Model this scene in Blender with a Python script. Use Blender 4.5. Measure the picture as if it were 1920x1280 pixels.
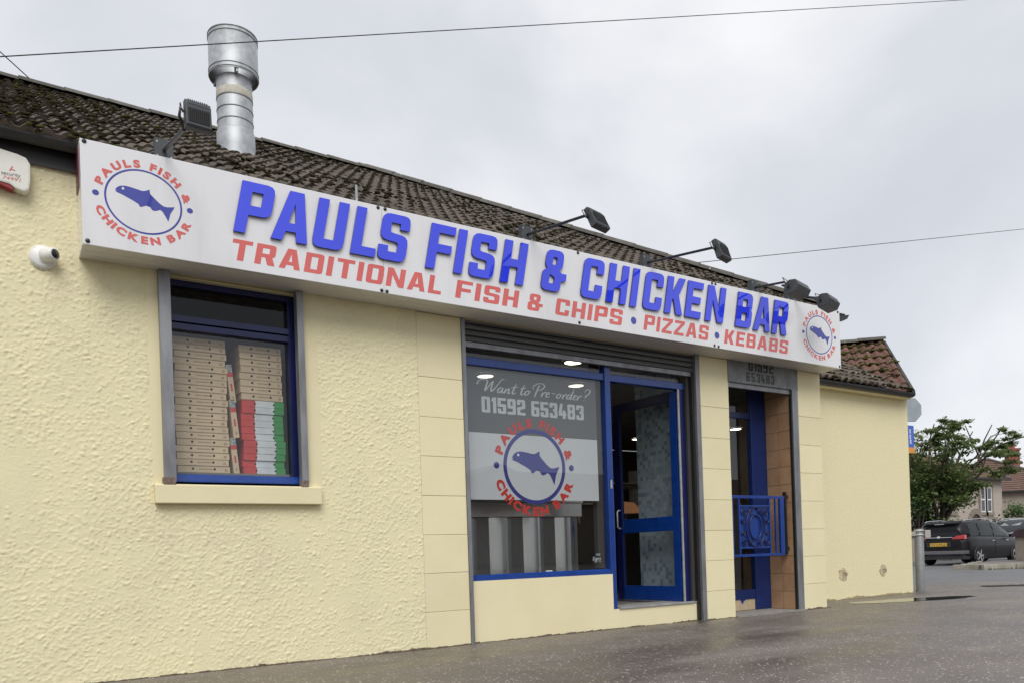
import bpy, bmesh, math, random
import numpy as np
from math import sin, cos, pi, radians, sqrt, atan2, hypot
from mathutils import Vector, Matrix, noise as mnoise
random.seed(7)
for _o in list(bpy.data.objects):
    bpy.data.objects.remove(_o)
SC = bpy.context.scene
COL = SC.collection

# ------------------------------------------------------------------ camera, sky, sun, exposure
PSI = radians(33.06); ROLL = radians(1.936)
CAM = Vector((0, -6.31, 0.80))
r0 = Vector((cos(PSI), -sin(PSI), 0)); u0 = Vector((0, 0, 1)); f0 = Vector((sin(PSI), cos(PSI), 0))
cam_r = r0 * cos(ROLL) - u0 * -sin(ROLL) * -1
cam_r = r0 * cos(ROLL) - u0 * sin(ROLL)
cam_u = r0 * sin(ROLL) + u0 * cos(ROLL)
cd = bpy.data.cameras.new('camera'); cam = bpy.data.objects.new('camera', cd); COL.objects.link(cam)
m = Matrix.Identity(4)
for i in range(3):
    m[i][0] = cam_r[i]; m[i][1] = cam_u[i]; m[i][2] = -f0[i]; m[i][3] = CAM[i]
cam.matrix_world = m
cd.sensor_width = 36; cd.lens = 27.9; cd.shift_y = 0.20885
cd.clip_start = 0.05; cd.clip_end = 3000
SC.camera = cam

SUN_EL, SUN_AZ = radians(48), radians(205)      # azimuth clockwise from +Y
w = bpy.data.worlds.new("World"); SC.world = w; w.use_nodes = True
nt = w.node_tree; nt.nodes.clear()
def wn(t, **k):
    n = nt.nodes.new(t)
    for a, b in k.items(): setattr(n, a, b)
    return n
out = wn('ShaderNodeOutputWorld'); bg = wn('ShaderNodeBackground')
sky = wn('ShaderNodeTexSky', sky_type='NISHITA', sun_disc=False)
sky.sun_elevation = SUN_EL; sky.sun_rotation = SUN_AZ
bg.inputs['Strength'].default_value = 0.1
tc = wn('ShaderNodeTexCoord'); mp = wn('ShaderNodeMapping'); mp.inputs['Scale'].default_value = (1.15, 1.15, 1.7)
mp.inputs['Location'].default_value = (0.35, 1.5, 0.2)
n1 = wn('ShaderNodeTexNoise'); n1.inputs['Scale'].default_value = 1.5; n1.inputs['Detail'].default_value = 6; n1.inputs['Roughness'].default_value = .5
n1.inputs['Distortion'].default_value = .25
cr = wn('ShaderNodeValToRGB')
el = cr.color_ramp.elements
el[0].position = .32; el[0].color = (4.0, 4.14, 4.5, 1)
el[1].position = .70; el[1].color = (6.3, 6.32, 6.42, 1)
e = el.new(.50); e.color = (4.7, 4.81, 5.1, 1)
mx = wn('ShaderNodeMixRGB'); mx.inputs['Fac'].default_value = .93
L = nt.links.new
L(tc.outputs['Generated'], mp.inputs['Vector']); L(mp.outputs['Vector'], n1.inputs['Vector'])
L(n1.outputs['Fac'], cr.inputs['Fac']); L(sky.outputs['Color'], mx.inputs[1]); L(cr.outputs['Color'], mx.inputs[2])
L(mx.outputs['Color'], bg.inputs['Color']); L(bg.outputs['Background'], out.inputs['Surface'])

sl = bpy.data.lights.new('sun', 'SUN'); sun = bpy.data.objects.new('sun', sl); COL.objects.link(sun)
sl.energy = 1.5; sl.angle = radians(40); sl.color = (1.0, .98, .95)
sd = Vector((sin(SUN_AZ) * cos(SUN_EL), cos(SUN_AZ) * cos(SUN_EL), sin(SUN_EL)))
sun.rotation_euler = sd.to_track_quat('Z', 'Y').to_euler(); sun.location = (0, -20, 20)
vs = SC.view_settings
vs.view_transform = 'Standard'; vs.look = 'None'; vs.gamma = 1; vs.use_curve_mapping = False
vs.exposure = 0.66
SC.render.engine = 'CYCLES'
SC.cycles.max_bounces = 8; SC.cycles.transparent_max_bounces = 16; SC.cycles.caustics_reflective = False; SC.cycles.caustics_refractive = False
SC.cycles.sample_clamp_indirect = 6

# ------------------------------------------------------------------ materials
def mat(name, col, col2=None, scale=6, rough=.6, metal=0, spec=.5, bump=0, bscale=60, coat=0, ior=None,
        rand=0, detail=6, lo=.35, hi=.65, space='pos', stretch=None, emit=None, estr=0, rough2=None):
    """A procedural principled material: two colours by noise, optional per-object tint, fine bump."""
    M = bpy.data.materials.new(name); M.use_nodes = True
    t = M.node_tree; N = t.nodes; K = t.links.new
    b = N['Principled BSDF']
    b.inputs['Roughness'].default_value = rough; b.inputs['Metallic'].default_value = metal
    b.inputs['Specular IOR Level'].default_value = spec; b.inputs['Coat Weight'].default_value = coat
    b.inputs['Coat Roughness'].default_value = .04
    if ior: b.inputs['IOR'].default_value = ior
    if emit:
        b.inputs['Emission Color'].default_value = (*emit, 1); b.inputs['Emission Strength'].default_value = estr
    if space == 'pos':
        g = N.new('ShaderNodeNewGeometry'); vec = g.outputs['Position']
    else:
        g = N.new('ShaderNodeTexCoord'); vec = g.outputs['Object']
    if stretch:
        mp = N.new('ShaderNodeMapping'); mp.inputs['Scale'].default_value = stretch; K(vec, mp.inputs['Vector']); vec = mp.outputs['Vector']
    c2 = col2 or tuple(min(1, x * .82) for x in col)
    n = N.new('ShaderNodeTexNoise'); n.inputs['Scale'].default_value = scale; n.inputs['Detail'].default_value = detail
    n.inputs['Roughness'].default_value = .62
    K(vec, n.inputs['Vector'])
    r = N.new('ShaderNodeValToRGB'); e = r.color_ramp.elements
    e[0].position = lo; e[0].color = (*c2, 1); e[1].position = hi; e[1].color = (*col, 1)
    K(n.outputs['Fac'], r.inputs['Fac'])
    c = r.outputs['Color']
    if rand:
        oi = N.new('ShaderNodeObjectInfo'); mr = N.new('ShaderNodeMapRange')
        mr.inputs['To Min'].default_value = 1 - rand; mr.inputs['To Max'].default_value = 1 + rand
        K(oi.outputs['Random'], mr.inputs['Value'])
        h = N.new('ShaderNodeHueSaturation'); K(mr.outputs['Result'], h.inputs['Value']); K(c, h.inputs['Color']); c = h.outputs['Color']
    K(c, b.inputs['Base Color'])
    if rough2 is not None:
        mr = N.new('ShaderNodeMapRange'); mr.inputs['From Min'].default_value = .35; mr.inputs['From Max'].default_value = .65
        mr.inputs['To Min'].default_value = rough; mr.inputs['To Max'].default_value = rough2
        K(n.outputs['Fac'], mr.inputs['Value']); K(mr.outputs['Result'], b.inputs['Roughness'])
    if bump:
        n2 = N.new('ShaderNodeTexNoise'); n2.inputs['Scale'].default_value = bscale; n2.inputs['Detail'].default_value = 4
        K(vec, n2.inputs['Vector'])
        bp = N.new('ShaderNodeBump'); bp.inputs['Strength'].default_value = bump; bp.inputs['Distance'].default_value = .01
        K(n2.outputs['Fac'], bp.inputs['Height']); K(bp.outputs['Normal'], b.inputs['Normal'])
    return M

def roughcast(name, col, s=1.0, depth=.02):
    M = mat(name, col, tuple(x * y for x, y in zip(col, (.93, .92, .86))), scale=1.1, rough=.85, spec=.2, lo=.3, hi=.7)
    t = M.node_tree; N = t.nodes; K = t.links.new; b = N['Principled BSDF']
    g = N.new('ShaderNodeNewGeometry')
    mp = N.new('ShaderNodeMapping'); mp.inputs['Scale'].default_value = (1, 1, 1.5); K(g.outputs['Position'], mp.inputs['Vector'])
    n = N.new('ShaderNodeTexNoise'); n.inputs['Scale'].default_value = 27 * s; n.inputs['Detail'].default_value = 5; n.inputs['Roughness'].default_value = .62
    K(mp.outputs['Vector'], n.inputs['Vector'])
    v = N.new('ShaderNodeTexVoronoi'); v.inputs['Scale'].default_value = 48 * s; v.inputs['Randomness'].default_value = 1; K(mp.outputs['Vector'], v.inputs['Vector'])
    sc_ = N.new('ShaderNodeSeparateColor'); K(v.outputs['Color'], sc_.inputs['Color'])
    g1 = N.new('ShaderNodeMapRange'); g1.inputs['From Min'].default_value = .5; g1.inputs['From Max'].default_value = 1; K(sc_.outputs['Red'], g1.inputs['Value'])
    d1 = N.new('ShaderNodeMapRange'); d1.inputs['From Min'].default_value = .55; d1.inputs['From Max'].default_value = .1; d1.interpolation_type = 'SMOOTHSTEP'; K(v.outputs['Distance'], d1.inputs['Value'])
    gm = N.new('ShaderNodeMath'); gm.operation = 'MULTIPLY'; K(g1.outputs['Result'], gm.inputs[0]); K(d1.outputs['Result'], gm.inputs[1])
    ma = N.new('ShaderNodeMath'); ma.operation = 'MULTIPLY_ADD'; ma.inputs[1].default_value = .28
    n2_ = N.new('ShaderNodeMapRange'); n2_.inputs['From Min'].default_value = .40; n2_.inputs['From Max'].default_value = .72; n2_.inputs['To Max'].default_value = 1.0; n2_.interpolation_type = 'SMOOTHSTEP'; K(n.outputs['Fac'], n2_.inputs['Value'])
    K(gm.outputs[0], ma.inputs[0]); K(n2_.outputs['Result'], ma.inputs[2])
    # patches where the harl is worn or painted smoother
    n3 = N.new('ShaderNodeTexNoise'); n3.inputs['Scale'].default_value = 1.3; K(g.outputs['Position'], n3.inputs['Vector'])
    m3 = N.new('ShaderNodeMapRange'); m3.inputs['To Min'].default_value = .35; m3.inputs['To Max'].default_value = 1.25
    m3.inputs['From Min'].default_value = .35; m3.inputs['From Max'].default_value = .65; K(n3.outputs['Fac'], m3.inputs['Value'])
    mu = N.new('ShaderNodeMath'); mu.operation = 'MULTIPLY'; K(ma.outputs[0], mu.inputs[0]); K(m3.outputs['Result'], mu.inputs[1])
    bp = N.new('ShaderNodeBump'); bp.inputs['Strength'].default_value = 1; bp.inputs['Distance'].default_value = depth
    K(mu.outputs[0], bp.inputs['Height']); K(bp.outputs['Normal'], b.inputs['Normal'])
    return M

def glassmat(name, tint=(1, 1, 1), f0=.08, wob=.02):
    """Thin pane: see-through with a mirror share that grows towards grazing view (Schlick), the same from both sides."""
    M = bpy.data.materials.new(name); M.use_nodes = True
    t = M.node_tree; N = t.nodes; K = t.links.new; N.clear()
    o = N.new('ShaderNodeOutputMaterial'); mix = N.new('ShaderNodeMixShader')
    g = N.new('ShaderNodeBsdfGlossy'); g.inputs['Roughness'].default_value = 0.0
    tr = N.new('ShaderNodeBsdfTransparent')
    gg = N.new('ShaderNodeNewGeometry')
    nz = N.new('ShaderNodeTexNoise'); nz.inputs['Scale'].default_value = 1.6; nz.inputs['Detail'].default_value = 0; K(gg.outputs['Position'], nz.inputs['Vector'])
    hs = N.new('ShaderNodeValToRGB'); hs.color_ramp.elements[0].color = (*[x * .94 for x in tint], 1); hs.color_ramp.elements[1].color = (*tint, 1)
    K(nz.outputs['Fac'], hs.inputs['Fac']); K(hs.outputs['Color'], tr.inputs['Color'])
    bp = N.new('ShaderNodeBump'); bp.inputs['Strength'].default_value = wob; bp.inputs['Distance'].default_value = .02; K(nz.outputs['Fac'], bp.inputs['Height'])
    K(bp.outputs['Normal'], g.inputs['Normal'])
    d = N.new('ShaderNodeVectorMath'); d.operation = 'DOT_PRODUCT'; K(gg.outputs['Normal'], d.inputs[0]); K(gg.outputs['Incoming'], d.inputs[1])
    def mth(op, a, b_):
        n = N.new('ShaderNodeMath'); n.operation = op
        for i, v in enumerate((a, b_)):
            if v is None: continue
            if hasattr(v, 'node'): K(v, n.inputs[i])
            else: n.inputs[i].default_value = v
        return n.outputs[0]
    c = mth('ABSOLUTE', d.outputs['Value'], None); p5 = mth('POWER', mth('SUBTRACT', 1.0, c), 5.0)
    f = mth('ADD', mth('MULTIPLY', p5, 1 - f0), f0)
    K(f, mix.inputs['Fac']); K(tr.outputs['BSDF'], mix.inputs[1]); K(g.outputs['BSDF'], mix.inputs[2])
    K(mix.outputs['Shader'], o.inputs['Surface'])
    return M

def filmmat(name, col, clear):
    """Frosted vinyl: part diffuse, part see-through."""
    M = mat(name, col, tuple(x * .95 for x in col), scale=2, rough=.5, spec=.3)
    t = M.node_tree; N = t.nodes; K = t.links.new
    tr = N.new('ShaderNodeBsdfTransparent'); mix = N.new('ShaderNodeMixShader'); mix.inputs['Fac'].default_value = clear
    K(N['Principled BSDF'].outputs['BSDF'], mix.inputs[1]); K(tr.outputs['BSDF'], mix.inputs[2])
    K(mix.outputs['Shader'], N['Material Output'].inputs['Surface'])
    return M

def tilemat(name, base, base2, moss, mossamt):
    M = mat(name, base, base2, scale=9, rough=.85, spec=.25, rand=.2, bump=.5, bscale=55, lo=.3, hi=.7)
    t = M.node_tree; N = t.nodes; K = t.links.new; b = N['Principled BSDF']
    src = b.inputs['Base Color'].links[0].from_socket
    g = N.new('ShaderNodeNewGeometry')
    n = N.new('ShaderNodeTexNoise'); n.inputs['Scale'].default_value = 5.5; n.inputs['Detail'].default_value = 7; n.inputs['Roughness'].default_value = .7; K(g.outputs['Position'], n.inputs['Vector'])
    r = N.new('ShaderNodeMapRange'); r.inputs['From Min'].default_value = .62 - mossamt; r.inputs['From Max'].default_value = .70 - mossamt; K(n.outputs['Fac'], r.inputs['Value'])
    mx = N.new('ShaderNodeMixRGB'); mx.inputs[2].default_value = (*moss, 1); K(r.outputs['Result'], mx.inputs['Fac']); K(src, mx.inputs[1])
    # pale lichen specks and bird lime
    v = N.new('ShaderNodeTexVoronoi'); v.inputs['Scale'].default_value = 16; K(g.outputs['Position'], v.inputs['Vector'])
    n5 = N.new('ShaderNodeTexNoise'); n5.inputs['Scale'].default_value = 40; K(g.outputs['Position'], n5.inputs['Vector'])
    ad = N.new('ShaderNodeMath'); ad.operation = 'MULTIPLY_ADD'; ad.inputs[1].default_value = .25; K(n5.outputs['Fac'], ad.inputs[0]); K(v.outputs['Distance'], ad.inputs[2])
    lt = N.new('ShaderNodeMath'); lt.operation = 'LESS_THAN'; lt.inputs[1].default_value = .25; K(ad.outputs[0], lt.inputs[0])
    s = N.new('ShaderNodeSeparateColor'); K(v.outputs['Color'], s.inputs['Color'])
    gt = N.new('ShaderNodeMath'); gt.operation = 'GREATER_THAN'; gt.inputs[1].default_value = .82; K(s.outputs['Red'], gt.inputs[0])
    ml = N.new('ShaderNodeMath'); ml.operation = 'MULTIPLY'; K(lt.outputs[0], ml.inputs[0]); K(gt.outputs[0], ml.inputs[1])
    m2 = N.new('ShaderNodeMixRGB'); m2.inputs[2].default_value = (.5, .48, .43, 1); K(ml.outputs[0], m2.inputs['Fac']); K(mx.outputs['Color'], m2.inputs[1])
    K(m2.outputs['Color'], b.inputs['Base Color'])
    return M

def tarmac(name, base, base2, chip, chipamt, wetlo, wethi, cs=70.):
    """Wet macadam: dark binder, pale chippings, damp patches that are darker and glossier."""
    M = mat(name, base, base2, scale=.8, rough=.75, spec=.5, lo=.3, hi=.7)
    t = M.node_tree; N = t.nodes; K = t.links.new; b = N['Principled BSDF']
    src = b.inputs['Base Color'].links[0].from_socket
    g = N.new('ShaderNodeNewGeometry')
    fine = N.new('ShaderNodeTexNoise'); fine.inputs['Scale'].default_value = 120; fine.inputs['Detail'].default_value = 3; K(g.outputs['Position'], fine.inputs['Vector'])
    fr = N.new('ShaderNodeMapRange'); fr.inputs['To Min'].default_value = .45; fr.inputs['To Max'].default_value = 1.5; fr.inputs['From Min'].default_value = .3; fr.inputs['From Max'].default_value = .7; K(fine.outputs['Fac'], fr.inputs['Value'])
    mu = N.new('ShaderNodeMixRGB'); mu.blend_type = 'MULTIPLY'; mu.inputs['Fac'].default_value = 1; K(src, mu.inputs[1]); K(fr.outputs['Result'], mu.inputs[2])
    # patches of damp
    n = N.new('ShaderNodeTexNoise'); n.inputs['Scale'].default_value = .75; n.inputs['Detail'].default_value = 6; n.inputs['Roughness'].default_value = .6; mpw = N.new('ShaderNodeMapping'); mpw.inputs['Rotation'].default_value = (0, 0, radians(33)); mpw.inputs['Scale'].default_value = (.55, 1.7, 1); K(g.outputs['Position'], mpw.inputs['Vector']); K(mpw.outputs['Vector'], n.inputs['Vector'])
    wet = N.new('ShaderNodeMapRange'); wet.inputs['From Min'].default_value = wetlo; wet.inputs['From Max'].default_value = wethi; K(n.outputs['Fac'], wet.inputs['Value'])
    wm = N.new('ShaderNodeMixRGB'); wm.blend_type = 'MULTIPLY'; wm.inputs[2].default_value = (.5, .48, .48, 1); K(wet.outputs['Result'], wm.inputs['Fac']); K(mu.outputs['Color'], wm.inputs[1])
    # chippings
    v = N.new('ShaderNodeTexVoronoi'); v.inputs['Scale'].default_value = cs; K(g.outputs['Position'], v.inputs['Vector'])
    s = N.new('ShaderNodeSeparateColor'); K(v.outputs['Color'], s.inputs['Color'])
    pn = N.new('ShaderNodeTexNoise'); pn.inputs['Scale'].default_value = 1.6; pn.inputs['Detail'].default_value = 3; K(g.outputs['Position'], pn.inputs['Vector'])
    pa = N.new('ShaderNodeMath'); pa.operation = 'MULTIPLY_ADD'; pa.inputs[1].default_value = .22; K(pn.outputs['Fac'], pa.inputs[0]); K(s.outputs['Red'], pa.inputs[2])
    gt = N.new('ShaderNodeMath'); gt.operation = 'GREATER_THAN'; gt.inputs[1].default_value = chipamt; K(pa.outputs[0], gt.inputs[0])
    th = N.new('ShaderNodeMath'); th.operation = 'MULTIPLY_ADD'; th.inputs[1].default_value = .26; th.inputs[2].default_value = .14; K(s.outputs['Green'], th.inputs[0])
    lt = N.new('ShaderNodeMath'); lt.operation = 'LESS_THAN'; K(v.outputs['Distance'], lt.inputs[0]); K(th.outputs[0], lt.inputs[1])
    ml = N.new('ShaderNodeMath'); ml.operation = 'MULTIPLY'; K(gt.outputs[0], ml.inputs[0]); K(lt.outputs[0], ml.inputs[1])
    cm = N.new('ShaderNodeMixRGB'); cm.inputs[2].default_value = (*chip, 1); K(ml.outputs[0], cm.inputs['Fac']); K(wm.outputs['Color'], cm.inputs[1])
    K(cm.outputs['Color'], b.inputs['Base Color'])
    rg = N.new('ShaderNodeMapRange'); rg.inputs['To Min'].default_value = .62; rg.inputs['To Max'].default_value = .30; K(wet.outputs['Result'], rg.inputs['Value']); K(rg.outputs['Result'], b.inputs['Roughness'])
    bp = N.new('ShaderNodeBump'); bp.inputs['Strength'].default_value = .55; bp.inputs['Distance'].default_value = .006; K(fine.outputs['Fac'], bp.inputs['Height']); K(bp.outputs['Normal'], b.inputs['Normal'])
    return M

M = {}
CREAM = (.80, .735, .475)
M['roughcast'] = roughcast('cream roughcast', CREAM, 1.0, .02)
M['roughcast_fine'] = mat('fine cream roughcast', (.82, .75, .485), (.73, .655, .41), scale=42, rough=.85, spec=.2, bump=.55, bscale=75, lo=.36, hi=.60)
M['harl_coat'] = mat('cream painted harling', CREAM, (.70, .63, .425), scale=1.5, rough=.85, spec=.2, bump=.35, bscale=120, lo=.22, hi=.56)
M['cream'] = mat('cream masonry paint', (.795, .72, .47), (.76, .685, .435), scale=2.2, rough=.7, spec=.3, bump=.12, bscale=26, rand=.03)
M['dirt'] = mat('wall foot dirt', (.07, .055, .042), (.13, .095, .06), scale=24, rough=.95, bump=.5)
M['joint'] = mat('painted joint', (.62, .54, .35), (.52, .45, .29), scale=20, rough=.9)
M['dark_mortar'] = mat('dirty joint', (.42, .35, .2), (.3, .25, .15), scale=20, rough=.9)
M['white_pvc'] = mat('white sign panel', (.75, .75, .765), (.685, .685, .70), scale=2.6, rough=.22, spec=.5, coat=.35, stretch=(2.2, 1, .35), lo=.25, hi=.5)
M['soffit'] = mat('white soffit board', (.72, .71, .68), (.62, .61, .58), scale=5, rough=.5, stretch=(.3, 1, 1))
M['maroon'] = mat('maroon edge', (.12, .01, .03), (.08, .008, .02), scale=10, rough=.4)
M['coping'] = mat('dark purple coping', (.05, .025, .03), (.035, .018, .02), scale=10, rough=.7)
M['blue_letter'] = mat('blue letter face', (.024, .048, .80), (.021, .043, .74), scale=2, rough=.04, spec=.5, ior=1.9, coat=.0)
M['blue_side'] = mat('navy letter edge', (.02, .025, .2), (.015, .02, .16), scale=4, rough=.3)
M['red_print'] = mat('red print', (.68, .115, .095), (.64, .10, .085), scale=2, rough=.10, spec=.5, ior=1.85)
M['blue_print'] = mat('blue print', (.062, .072, .36), (.055, .065, .33), scale=2, rough=.08, spec=.5, ior=1.6)
M['white_print'] = mat('white print', (.8, .8, .8), (.76, .76, .77), scale=3, rough=.3)
M['dark_bolt'] = mat('dark bolt cap', (.02, .02, .025), (.03, .03, .03), scale=30, rough=.4)
M['galv'] = mat('galvanised steel', (.50, .515, .525), (.36, .375, .385), scale=14, rough=.5, metal=.6, bump=.12, bscale=9, rough2=.62)
M['steel_rail'] = mat('weathered steel', (.30, .31, .32), (.19, .19, .20), scale=9, rough=.5, metal=.55, stretch=(1, 1, .25), bump=.1)
M['rust'] = mat('rusted bracket', (.16, .09, .06), (.25, .22, .2), scale=40, rough=.8, metal=.2)
M['shutter'] = mat('grey shutter slat', (.135, .14, .14), (.10, .105, .105), scale=5, rough=.5, metal=.3, stretch=(.4, 1, 3))
M['shutter_box'] = mat('grey painted steel box', (.24, .25, .255), (.15, .155, .155), scale=7, rough=.55, metal=.2)
M['blue_frame'] = mat('royal blue gloss paint', (.007, .045, .25), (.005, .035, .20), scale=7, rough=.24, spec=.5, coat=.3, bump=.05, bscale=15)
M['shaded_blue'] = mat('shaded blue gloss paint', (.006, .026, .135), (.005, .02, .11), scale=7, rough=.3)  # royal blue with the doorway recess's shade put into its colour
M['navy_frame'] = mat('navy gloss paint', (.008, .012, .085), (.006, .009, .06), scale=7, rough=.3, spec=.5, bump=.05, bscale=15)
M['glass'] = glassmat('window glass', (.92, .94, .93), .08)
M['shop_glass'] = glassmat('shopfront glass', (.92, .94, .94), .095)
M['dark_glass'] = glassmat('shaded transom glass', (.22, .23, .23), .035)  # dark tint stands in for sky reflection blocked by the soffit
M['film'] = filmmat('grey frosted vinyl', (.60, .615, .63), .04)
M['film_dark'] = filmmat('grey tinted vinyl', (.17, .178, .186), .22)
M['film_letter'] = filmmat('pale vinyl lettering', (.55, .58, .59), .05)
M['film_red'] = mat('red vinyl', (.60, .035, .025), (.54, .03, .02), scale=3, rough=.4)
M['film_blue'] = mat('blue vinyl', (.035, .04, .24), (.03, .035, .22), scale=3, rough=.4)
M['card'] = mat('brown card', (.66, .51, .34), (.60, .455, .30), scale=14, rough=.8, spec=.2, rand=.05)
M['card_print'] = mat('brown print on card', (.36, .26, .16), (.44, .33, .20), scale=60, rough=.8, lo=.45, hi=.55)
M['hole'] = mat('vent hole', (.012, .01, .008), scale=9, rough=.9)
M['box_red'] = mat('red card', (.62, .05, .045), scale=9, rough=.55)
M['box_white'] = mat('white card', (.68, .71, .73), scale=9, rough=.55)
M['box_green'] = mat('green card', (.03, .30, .06), scale=9, rough=.55)
M['box_pic'] = mat('pale picture print', (.45, .5, .5), (.1, .12, .13), scale=60, rough=.6)
M['stainless'] = mat('brushed stainless', (.55, .55, .54), (.46, .46, .45), scale=30, rough=.27, metal=1, stretch=(8, 8, .2))
M['stainless_dark'] = mat('dull stainless', (.16, .16, .155), (.11, .11, .105), scale=30, rough=.4, metal=.9, stretch=(8, 8, .2))
M['ceiling'] = mat('interior ceiling paint', (.5, .5, .48), scale=2, rough=.8)
M['inner_wall'] = mat('interior wall', (.20, .19, .17), (.16, .15, .14), scale=2, rough=.6)
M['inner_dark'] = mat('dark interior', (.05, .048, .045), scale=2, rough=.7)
M['floor'] = mat('shop floor vinyl', (.22, .21, .2), (.17, .16, .155), scale=14, rough=.4)
M['lamp'] = mat('downlight diffuser', (.9, .9, .85), scale=4, rough=.4, emit=(1, .93, .76), estr=5)
M['warm_glow'] = mat('hot cabinet lamp', (.42, .24, .15), (.2, .1, .06), scale=14, rough=.4, emit=(1, .45, .2), estr=.10)
M['mosaic_grout'] = mat('pale grout', (.6, .64, .67), scale=20, rough=.7)
M['mosaic'] = mat('blue glass mosaic', (.46, .54, .60), (.40, .49, .555), scale=30, rough=.2, rand=.22)
M['mosaic_pale'] = mat('pale glass mosaic', (.56, .63, .68), (.5, .58, .64), scale=30, rough=.2)
M['mosaic_deep'] = mat('deep blue glass mosaic', (.30, .39, .47), (.25, .34, .43), scale=30, rough=.2)
M['brown_tile'] = mat('buff ceramic tile', (.47, .29, .165), (.40, .235, .13), scale=7, rough=.25, rand=.08)
M['cream_tile'] = mat('cream riser tile', (.55, .45, .30), (.48, .38, .25), scale=8, rough=.3, rand=.05)
M['patch'] = mat('chipped render', (.66, .56, .36), (.36, .30, .19), scale=28, rough=.9, bump=.5, bscale=60, lo=.42, hi=.58)
M['concrete'] = mat('worn concrete', (.30, .28, .255), (.22, .205, .185), scale=9, rough=.8, bump=.2)
M['black_metal'] = mat('black painted metal', (.012, .012, .013), (.02, .02, .02), scale=14, rough=.45)
M['flood'] = mat('charcoal lamp casing', (.06, .065, .072), (.045, .05, .055), scale=14, rough=.5)
M['flood_fin'] = mat('dark fin gap', (.008, .008, .009), scale=9, rough=.7)
M['lamp_lens'] = mat('grey lamp lens', (.30, .29, .25), scale=9, rough=.15)
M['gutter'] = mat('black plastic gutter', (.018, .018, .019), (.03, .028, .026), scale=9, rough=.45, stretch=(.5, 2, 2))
M['tile'] = tilemat('mossy grey brown roof tile', (.125, .102, .082), (.088, .071, .057), (.032, .029, .018), .085)
M['tile_red'] = tilemat('red brown roof tile', (.185, .092, .066), (.10, .058, .047), (.06, .06, .02), .05)
M['ridge'] = tilemat('grey ridge tile', (.145, .135, .12), (.09, .083, .072), (.035, .036, .018), .02)
M['moss'] = mat('dry moss', (.042, .036, .014), (.016, .014, .007), scale=35, rough=.95, spec=.1, bump=.8, bscale=120)
M['moss_green'] = mat('green moss', (.085, .085, .02), (.04, .045, .012), scale=35, rough=.95, spec=.1, bump=.8, bscale=120)
M['white_plastic'] = mat('white plastic', (.80, .80, .77), (.74, .74, .71), scale=4, rough=.35)
M['cream_plastic'] = mat('aged white plastic', (.78, .77, .70), (.70, .69, .62), scale=4, rough=.35)
M['camera_lens'] = mat('dark lens', (.01, .012, .014), scale=9, rough=.06)
M['red_plastic'] = mat('red plastic', (.35, .02, .03), scale=9, rough=.35)
M['cable'] = mat('black cable', (.02, .02, .022), scale=3, rough=.6)
M['pavement'] = tarmac('worn wet footway', (.215, .188, .166), (.140, .120, .106), (.56, .51, .44), .83, .40, .64, 46.)
M['road'] = tarmac('road asphalt', (.155, .155, .158), (.125, .125, .128), (.3, .3, .3), 1.02, .5, .8, 90)
M['kerb'] = mat('weathered kerb stone', (.34, .31, .26), (.22, .21, .16), scale=4, rough=.85, rand=.12, bump=.2)
M['grass'] = mat('verge grass', (.085, .115, .035), (.05, .075, .022), scale=6, rough=.9)
M['garden'] = mat('garden ground', (.07, .09, .035), (.06, .06, .04), scale=2, rough=.95)
M['water'] = mat('puddle water', (.03, .03, .028), (.022, .022, .02), scale=2, rough=.02, spec=.8, ior=1.4, bump=.03, bscale=6)
M['drain'] = mat('iron drain cover', (.045, .043, .042), (.07, .065, .06), scale=30, rough=.5, metal=.3)
M['post'] = mat('grey post paint', (.25, .26, .265), (.2, .21, .215), scale=10, rough=.45, metal=.2)
M['post_box'] = mat('grey clamp box', (.42, .40, .36), (.33, .31, .28), scale=10, rough=.5)
M['sign_back'] = mat('grey sign back', (.32, .36, .40), (.27, .31, .35), scale=6, rough=.5)
M['sign_blue'] = mat('blue sign face', (.03, .12, .55), scale=6, rough=.3)
M['sign_orange'] = mat('orange sign strip', (.75, .30, .02), scale=6, rough=.3)
M['harl'] = mat('grey beige house harl', (.47, .40, .345), (.41, .35, .30), scale=3, rough=.9, bump=.3, bscale=30)
M['harl_dark'] = mat('brown grey house harl', (.36, .305, .255), (.31, .265, .22), scale=3, rough=.9, bump=.3, bscale=30)
M['stone'] = mat('dressed sandstone', (.28, .235, .19), (.22, .185, .15), scale=9, rough=.85)
M['brick_red'] = mat('red chimney brick', (.30, .09, .06), (.22, .07, .05), scale=12, rough=.85)
M['white_frame'] = mat('white window frame', (.8, .8, .8), scale=9, rough=.4)
M['house_glass'] = mat('dark house glass', (.035, .04, .05), (.02, .025, .03), scale=2, rough=.05, ior=1.6)
M['door_dark'] = mat('dark house door', (.05, .025, .025), scale=9, rough=.5)
M['hroof'] = mat('red brown pantiles', (.165, .095, .072), (.11, .07, .055), scale=3, rough=.85, rand=.08)
M['hroof_moss'] = mat('mossy pantiles', (.20, .15, .075), (.15, .09, .055), scale=2, rough=.9)
M['bark'] = mat('tree bark', (.10, .075, .058), (.055, .042, .034), scale=14, rough=.9, bump=.4)
M['leaf'] = mat('rowan leaf', (.20, .26, .095), (.135, .185, .068), scale=1.6, rough=.55, spec=.4, rand=0)
M['leaf_brown'] = mat('reddish leaf', (.19, .16, .075), (.14, .14, .06), scale=1.6, rough=.6)
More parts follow.
